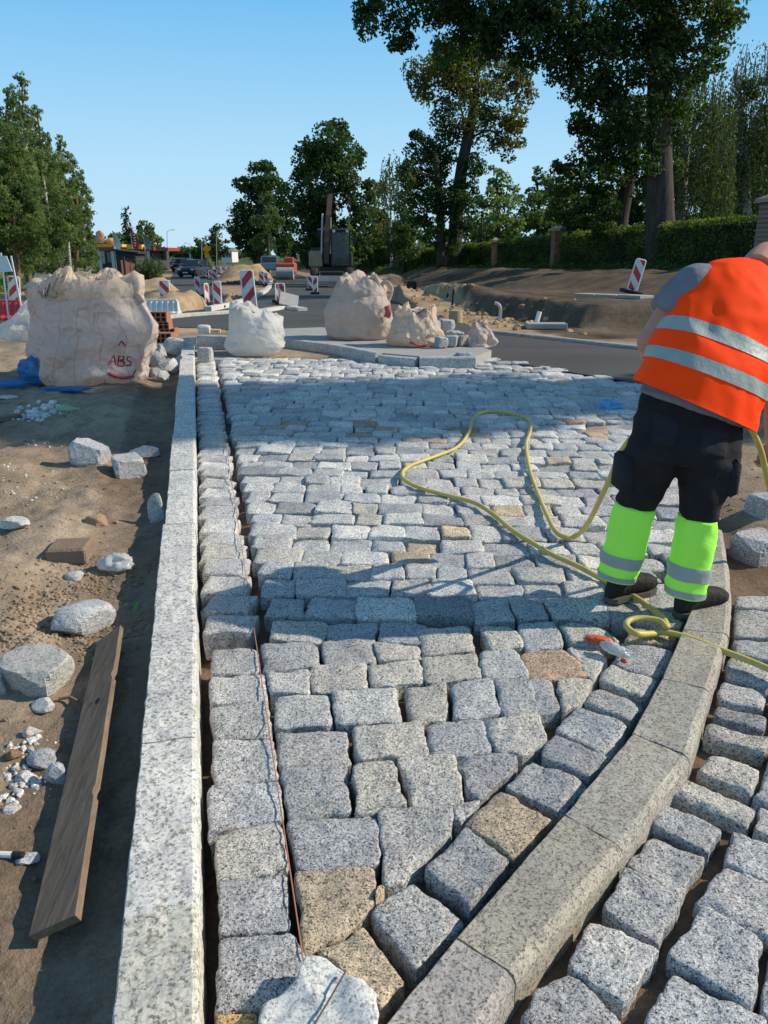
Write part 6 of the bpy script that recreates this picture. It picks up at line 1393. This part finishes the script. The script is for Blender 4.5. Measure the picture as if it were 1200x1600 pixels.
# ------------------------------------------------------------------ vehicles
def wheel(t, c, r, w, name='wheel', rimc=galv):
    mb = MB(); mb.lathe([(r*.55, -w/2), (r*.9, -w/2), (r, -w*.35), (r, w*.35), (r*.9, w/2), (r*.55, w/2)], c=c, seg=20, axis='X'); wl = build(name, mb, rub, t, True, world=False)
    mb = MB(); mb.lathe([(0, -w*.42), (r*.55, -w*.42), (r*.56, w*.42), (0, w*.42)], c=c, seg=14, axis='X'); build('rim', mb, rimc, wl, world=False)
gl_ = NM('dark_glass'); MATS['dark_glass'] = gl_.done(gl_.bsdf((.02, .025, .03), .08, None, .6))
hl_ = flat('headlight_glass', (.75, .76, .76), .15)
def car(label, px, pbase, col, rz, kind='suv', wl=1.85):
    p = P(px, pbase); t = thing('parked_car' if False else 'car', label, 'car', (p[0], p[1], float(base(p[1]))+.012), rz=rz)
    H = 1.62 if kind == 'suv' else 1.48; L = 4.5; w = wl/2; mb = MB(); rings = []
    for y, zb, zt, k in ((-2.25, .35, .62, .82), (-2.18, .25, .80, .94), (-1.9, .22, .92, .99), (-1.1, .2, 1.02, 1), (-.2, .2, 1.04, 1), (1.2, .2, 1.04, 1), (1.95, .22, 1.02, .98), (2.2, .28, .95, .92), (2.25, .4, .8, .85)):
        rings.append([(-w*k, y, zb+.12), (-w*k*.9, y, zb), (w*k*.9, y, zb), (w*k, y, zb+.12), (w*k, y, zt-.18), (w*k*.93, y, zt), (-w*k*.93, y, zt), (-w*k, y, zt-.18)])
    mb.loft(rings); rings = []
    for y, z0, z1, k in ((-1.15, .98, 1.0, .88), (-.45, .98, H-.06, .72), (-.2, .98, H, .70), (1.1, .98, H, .70), (1.75, .98, H-.12, .72), (2.05, .98, 1.05, .84)): rings.append([(-w*.93, y, z0), (w*.93, y, z0), (w*k, y, z1), (-w*k, y, z1)])
    mb.loft(rings); paint = flat('car_paint_'+kind, col, .25, .05, 2, 0, .5); build('body', mb, paint, t, True, world=False)
    g = MB(); g.quad((-w*.83, -1.12, 1.05), (w*.83, -1.12, 1.05), (w*.68, -.50, H-.1), (-w*.68, -.50, H-.1)); build('windscreen', g, MATS['dark_glass'], t, world=False)
    for s_ in (-1, 1):
        g = MB(); g.box((s_*w*.845, .35, 1.25), (.02, 1.9, .32), M=Matrix.Rotation(-s_*.38, 3, 'Y')); build('side_window', g, MATS['dark_glass'], t, world=False)
        g = MB(); g.box((s_*w*.72, -2.18, .72), (.36, .10, .15), bev=.03); build('headlight', g, hl_, t, world=False)
        g = MB(); g.box((s_*(w+.08), -.75, 1.05), (.16, .1, .13), bev=.02); build('wing_mirror', g, paint, t, world=False)
        for y in (-1.4, 1.35): wheel(t, (s_*(w-.1), y, .33), .33, .22)
    g = MB(); g.box((0, -2.26, .58), (1.0, .05, .16)); build('grille', g, rub, t, world=False); g = MB(); g.box((0, -2.285, .45), (.52, .02, .11)); build('number_plate', g, whp, t, world=False)
    return t
car('nearest dark SUV coming down the left road', 305.5, 433, (.022, .026, .035), -.18)
car('dark car second in the column on the left road', 288, 424, (.03, .035, .045), -.2)
car('last dark car of the column on the left road, half hidden', 278, 416.5, (.05, .055, .065), -.2, 'saloon')
# wheeled excavator
p = P(519, 448); t = thing('wheeled_excavator', 'wheeled excavator with a low dozer blade and boom raised upright, before the largest linden', 'excavator', (p[0], p[1], float(base(p[1]))+.01), rz=.06)
ye = flat('machine_cream', (.30, .25, .16), .5, .35, 3); dk = flat('machine_dark', (.035, .035, .038), .6, .3, 3); gm_ = flat('worn_steel', (.38, .37, .35), .5, .3, 4)
cg_ = NM('cab_glass'); q1 = cg_.bsdf((.10, .14, .13), .05, None, .6); q2 = cg_.n('BsdfTransparent', i_Color=(.75, .85, .82, 1)); q3 = cg_.n('MixShader', i_0=.65); cg_.nt.links.new(q1.outputs[0], q3.inputs[1]); cg_.nt.links.new(q2.outputs[0], q3.inputs[2]); MATS['cab_glass'] = cg_.done(q3)
def pt(name, boxes, mat, parent=t):
    mb = MB()
    for b in boxes: mb.box(*b[:2], **(b[2] if len(b) > 2 else {}))
    return build(name, mb, mat, parent, world=False)
mb = MB(); mb.loft([[(x, -2.1, .14), (x, -2.2, .14), (x, -2.28, .35), (x, -2.22, .62), (x, -2.12, .62), (x, -2.18, .35)] for x in (-1.3, -.6, 0, .6, 1.3)]); bl_ = build('dozer_blade', mb, gm_, t, world=False)
pt('blade_arm', [((-.5, -1.85, .42), (.14, .5, .16)), ((.5, -1.85, .42), (.14, .5, .16))], dk, bl_)
for s_ in (-1, 1):
    for y in (-1.15, 1.25): wheel(t, (s_*.92, y, .50), .50, .42, rimc=ye)
pt('chassis', [((0, .05, .66), (1.2, 3.6, .34), dict(bev=.05)), ((0, .05, .92), (1.3, 1.3, .2))], dk)
pt('engine_body', [((-.55, .9, 1.5), (1.2, 2.2, 1.0), dict(bev=.12)), ((.62, 1.6, 1.4), (1.1, .9, .85), dict(bev=.12))], dk); pt('side_cover', [((-.85, -.35, 1.42), (.72, .8, .85), dict(bev=.09))], ye)
cabp = [((x, y, 1.95), (.07, .07, 1.75)) for x in (.02, .98) for y in (-.75, .65)]
cab_ = pt('cab_frame', cabp+[((.5, -.05, 1.1), (1.02, 1.45, .08)), ((.5, .66, 1.4), (.96, .05, .6))], dk); pt('cab_roof', [((.5, -.05, 2.88), (1.1, 1.55, .16), dict(bev=.06))], dk, cab_)
pt('front_window', [((.5, -.77, 1.95), (.9, .02, 1.6))], MATS['cab_glass'], cab_); pt('side_window', [((.0, -.05, 2.1), (.02, 1.3, 1.3)), ((1.0, -.05, 2.1), (.02, 1.3, 1.3))], MATS['cab_glass'], cab_); pt('seat', [((.5, .2, 1.5), (.48, .5, .14), dict(bev=.04)), ((.5, .42, 1.85), (.48, .12, .65), dict(bev=.04))], rub, cab_)
mb = MB(); mb.loft([[(x-.13, y-.16, z), (x+.13, y-.16, z), (x+.13, y+.16, z), (x-.13, y+.16, z)] for x, y, z in ((-.28, -.5, 1.2), (-.25, -.75, 2.3), (-.12, -.5, 3.6), (0, .1, 4.7))]); bm_ = build('boom', mb, flat('boom_brown', (.10, .075, .055), .6, .3, 3), t, world=False)
mb = MB(); mb.loft([[(x-.1, y-.12, z), (x+.1, y-.12, z), (x+.1, y+.12, z), (x-.1, y+.12, z)] for x, y, z in ((.05, -.15, 5.0), (.02, .35, 4.4), (-.1, .8, 2.9))]); build('dipper_arm', mb, dk, t, world=False)
mb = MB(); mb.tube([(-.52, -.75, 1.7), (-.42, -.6, 3.7)], .05, 8); mb.tube([(-.05, -.75, 1.7), (.0, -.6, 3.5)], .04, 8); build('hydraulic_ram', mb, galv, bm_, world=False)
mb = MB(); mb.loft([[(x, .55, 2.9), (x, 1.0, 3.0), (x, 1.15, 2.5), (x, .95, 2.2), (x, .7, 2.45)] for x in (-.75, -.2, .3)]); build('digging_bucket', mb, dk, t, world=False)
pt('wing_mirror', [((1.2, -.8, 2.3), (.16, .05, .32))], dk); pt('work_lamp', [((.15, -.84, 2.82), (.14, .08, .12)), ((.85, -.84, 2.82), (.14, .08, .12))], hl_, cab_)
# far truck
p = P(428, 433); t = thing('pickup_truck', 'pale pickup truck standing far down the right road behind orange barriers', 'truck', (p[0]-.4, p[1], float(base(p[1]))+.01), rz=.1); s_ = pxs(p[1])
pt('cab', [((0, 0, 1.0), (1.7, 1.8, .7), dict(bev=.12)), ((0, .2, 1.6), (1.5, 1.4, .7), dict(bev=.16))], flat('truck_paint', (.45, .5, .52), .4, .1), t); pt('windscreen', [((0, -.52, 1.6), (1.3, .04, .5))], MATS['dark_glass'], t); pt('load_bed', [((0, 2.0, 1.0), (1.7, 2.4, .6), dict(bev=.05))], dk, t)
for x in (-.75, .75):
    for y in (-.2, 2.2): wheel(t, (x, y, .36), .36, .24)
p = P(438, 436); t = thing('road_roller', 'small red and dark machine beside the pale pickup truck', 'machine', (p[0]+.7, p[1]-1, float(base(p[1]))+.01)); rdm = flat('machine_red', (.42, .10, .06), .6, .3, 3); pt('machine_body', [((0, 0, .9), (1.6, 1.8, .9), dict(bev=.12)), ((.2, .2, 1.5), (.8, .7, .6), dict(bev=.08))], rdm, t)
mb = MB(); mb.lathe([(0, -.7), (.5, -.7), (.5, .7), (0, .7)], c=(0, -1.0, .5), seg=18, axis='X'); build('drum', mb, gm_, t, world=False)
# ------------------------------------------------------------------ poles, signs, buildings
def pole(label, px, pb, pt_, Y, r=.07, arm=0, name='street_lamp'):
    a = W(px, pb, Y); a[2] = gz(a[0], Y)-.1; b = W(px, pt_, Y); t = thing(name, label, 'lamp post', a); mb = MB(); mb.tube([a, b], [r, r*.6], 8); build('post', mb, galv, t)
    if arm: mb = MB(); mb.tube([b, b+[arm*.6, 0, .35], b+[arm, 0, .4]], r*.5, 7); build('arm', mb, galv, t); mb = MB(); mb.box(b+np.array([arm*1.2, 0, .38]), (abs(arm)*.5, .25, .12), bev=.03); build('lamp_head', mb, dk, t)
pole('thin street lamp left of the orange arrow sign', 315, 408, 376, 120, arm=-.8); pole('tall street lamp right of the orange arrow sign', 338, 409, 362, 125, arm=.9); pole('faint street lamp far off, left of the far road', 261, 408, 362, 190, .1, 1.2); pole('faint second lamp far off above the far road', 297, 407, 382, 230, .1, -1.2)
pole('slim dark pole rising from the hedge left of the middle pillar', 787, 414, 376, 47, .06, name='fence_post')
p = P(326, 436); Y = p[1]; t = thing('road_sign', 'orange diamond and arrow sign on a thin post beside the far road', 'road sign', (p[0], Y, float(base(Y)))); s = pxs(Y); z = 36*s
mb = MB(); mb.tube([(0, .03, 0), (0, .03, z+1.6)], .035, 8); build('post', mb, galv, t, world=False); oy = flat('sign_yellow', (.85, .36, .02), .5, .06)
mb = MB(); d_ = 7*s; zc = z+9*s; mb.prism([(-d_, zc), (0, zc-d_), (d_, zc), (0, zc+d_)], -.02, .0); build('diamond_plate', mb, oy, t, world=False)
mb = MB(); zc = z-.5*s; mb.prism([(-3.5*s, zc-4*s), (3.5*s, zc-4*s), (3.5*s, zc+3.5*s), (-3.5*s, zc+3.5*s)], -.02, .0); build('arrow_plate', mb, oy, t, world=False)
# roadside shop under a yellow and red canopy
Y = 95; s = pxs(Y); b = W(190, 420, Y); b[2] = gz(b[0], Y); t = thing('roadside_shop', 'low roadside shop with yellow boxes on a red edged canopy at the far left', 'shop', b)
def wb(x0, x1, y0, y1, yf, dep, mat, name, parent=t):
    a, c = W(x0, y1, yf), W(x1, y0, yf); mb = MB(); mb.box(((a[0]+c[0])/2, yf+dep/2, (a[2]+c[2])/2), (c[0]-a[0], dep, c[2]-a[2])); return build(name, mb, mat, parent)
wb(150, 236, 391, 424, Y+4, 8, flat('shop_dark', (.07, .075, .085), .7, .3, .5), 'wall'); wb(146, 240, 386, 391.5, Y-1, 12, flat('fascia_red', (.30, .045, .04), .6), 'canopy_edge'); wb(150, 190, 381.5, 386.5, Y-.8, 3, flat('sign_amber', (.72, .42, .05), .6, .2, .6), 'yellow_sign'); wb(198, 221, 382, 389, Y-1.3, 3, MATS['sign_amber'], 'yellow_sign')
wb(152, 163, 393, 412, Y+3.8, .1, flat('shop_pale', (.5, .5, .5), .6), 'window'); wb(168, 182, 394, 410, Y+3.8, .1, flat('shop_grey', (.25, .26, .28), .5), 'window'); wb(210, 232, 392, 403, Y+3.8, .1, flat('shop_blue', (.25, .28, .36), .5), 'window')
for x in (156, 176, 200, 232): wb(x, x+1.3, 391, 424, Y-.6, .12, galv, 'canopy_post')
for (px, h0, l) in ((157, 362, 'pinkish tall inflatable shape standing on the shop canopy'),):
    mb = MB(); c = W(157, 381, Y+1); crumple(mb, c, (15*s, 6*s, 20*s), 5, .25); tag(build('canopy_figure', mb, flat('salmon', (.62, .32, .22), .7)), 'salmon coloured shapeless display on top of the shop canopy', 'display')
mb = MB(); c = W(174, 377, Y+2); mb.box(c, (13*s, 2, 10*s), bev=.3); tag(build('canopy_crate', mb, flat('ochre', (.45, .28, .10), .7, .3, 2)), 'ochre boxy display beside the salmon one on the shop canopy', 'display')
# dark shed and brown fence
Y = 62; s = pxs(Y); a = W(199, 425, Y); a[2] = gz(a[0], Y); t = thing('shed', 'dark grey boarded shed with slanting roof before the shop', 'shed', a); c0_, c1_ = W(184, 425, Y), W(214, 425, Y); zt0, zt1 = W(184, 392, Y)[2], W(214, 397, Y)[2]; zb = a[2]-.2
slat = flat('shed_boards', (.055, .06, .07), .7, .2, 2); mb = MB(); n = 9
for i in range(n):
    f0, f1 = i/n, (i+.9)/n; mb.loft([[(x, Y+dy, zb+(zt-zb)*f0), (x, Y+dy+2.2, zb+(zt-zb)*f0), (x, Y+dy+2.2, zb+(zt-zb)*f1), (x, Y+dy, zb+(zt-zb)*f1)] for x, zt, dy in ((c0_[0], zt0, 0), (c1_[0], zt1, .0))])
build('boarded_wall', mb, slat, t); mb = MB(); mb.loft([[(x, Y-.3, z), (x, Y+2.6, z), (x, Y+2.6, z+.12), (x, Y-.3, z+.12)] for x, z in ((c0_[0]-.3, zt0+.02), (c1_[0]+.3, zt1+.02))]); build('roof', mb, dk, t)
f0, f1 = W(196, 448, 38), W(213, 416, 78); t = thing('fence', 'brown board fence running back from the big bag to the shed', 'fence', (f0[0], f0[1], gz(f0[0], f0[1]))); mb = MB(); pm = MB(); brn = flat('fence_brown', (.13, .055, .045), .8, .3, 4)
for i in range(60):
    q = f0+(f1-f0)*i/60; mb.box((q[0], q[1], gz(q[0], q[1])+.65), (.03, .58, 1.25), rz=-.05)
    if i % 6 == 0: pm.box((q[0]+.05, q[1], gz(q[0], q[1])+.7), (.08, .08, 1.5))
build('boards', mb, brn, t); build('posts', pm, dk, t)
# feather flags
for px, top, bot, col, l in ((183, 357, 428, (.62, .66, .70), 'white feather flag left of the red one'), (211, 353, 428, (.55, .04, .06), 'red feather flag with white lettering before the willow'), (230, 362, 428, (.28, .31, .35), 'grey feather flag right of the red one')):
    Y = 72; s = pxs(Y); a = W(px, bot, Y); a[2] = gz(a[0], Y); tp_ = W(px, top, Y); H = tp_[2]-a[2]; t = thing('feather_flag', l, 'flag', a); mb = MB(); mb.tube([a, a+[0, 0, H*.95]], .03, 6); build('flag_pole', mb, galv, t); mb = MB(); F0 = W(px, 388, Y)[2]-a[2]; L = []
    for i in range(14):
        q = i/13; zz = F0+(H-F0)*q; w_ = 9.5*s*(math.sin(min(1, (1-q)*1.6+.05)*math.pi/2)); o_ = .12*math.sin(q*5); L.append([(a[0], Y+o_, a[2]+zz), (a[0]+w_*(.5), Y+o_+.15, a[2]+zz-.05), (a[0]+w_, Y+o_, a[2]+zz-.15)])
    mb.loft([l_ for l_ in L], cap=False, closed=False); fl = build('flag_cloth', mb, flat('flag_%d' % px, col, .7), t)
    if px == 211:
        mb = MB()
        for i in range(6): mb.box((a[0]+4.6*s, Y-.06+.12*math.sin((i/6)*5), a[2]+F0+(H-F0)*(.12+i*.12)), (3.0*s, .02, 2.0*s))
        build('flag_lettering', mb, whp, fl)
# pale building at the far end on the right
Y = 190; a = W(354, 410, Y); a[2] = gz(a[0], Y); t = thing('far_house', 'small white house far off beyond the roads', 'house', a); wb(347, 362, 393, 410, Y, 8, flat('house_white', (.65, .65, .63), .8, .05, 1), 'wall', t)
mb = MB(); q0, q1 = W(346, 393, Y), W(363, 393, Y); mb.loft([[(q0[0], Y-.5, q0[2]), (q0[0], Y+8.5, q0[2]), (q0[0], Y+4, q0[2]+.9)], [(q1[0], Y-.5, q1[2]), (q1[0], Y+8.5, q1[2]), (q1[0], Y+4, q1[2]+.9)]]); build('roof', mb, flat('house_roof', (.2, .2, .21), .8), t)
for x in (350, 355, 359): wb(x-1, x+1, 397, 402, Y-.08, .1, MATS['dark_glass'], 'window', t)
# orange vest worker-coloured barrels behind the beige bag
mb = MB(); p = W(583, 452, 30); z = gz(p[0], 30)
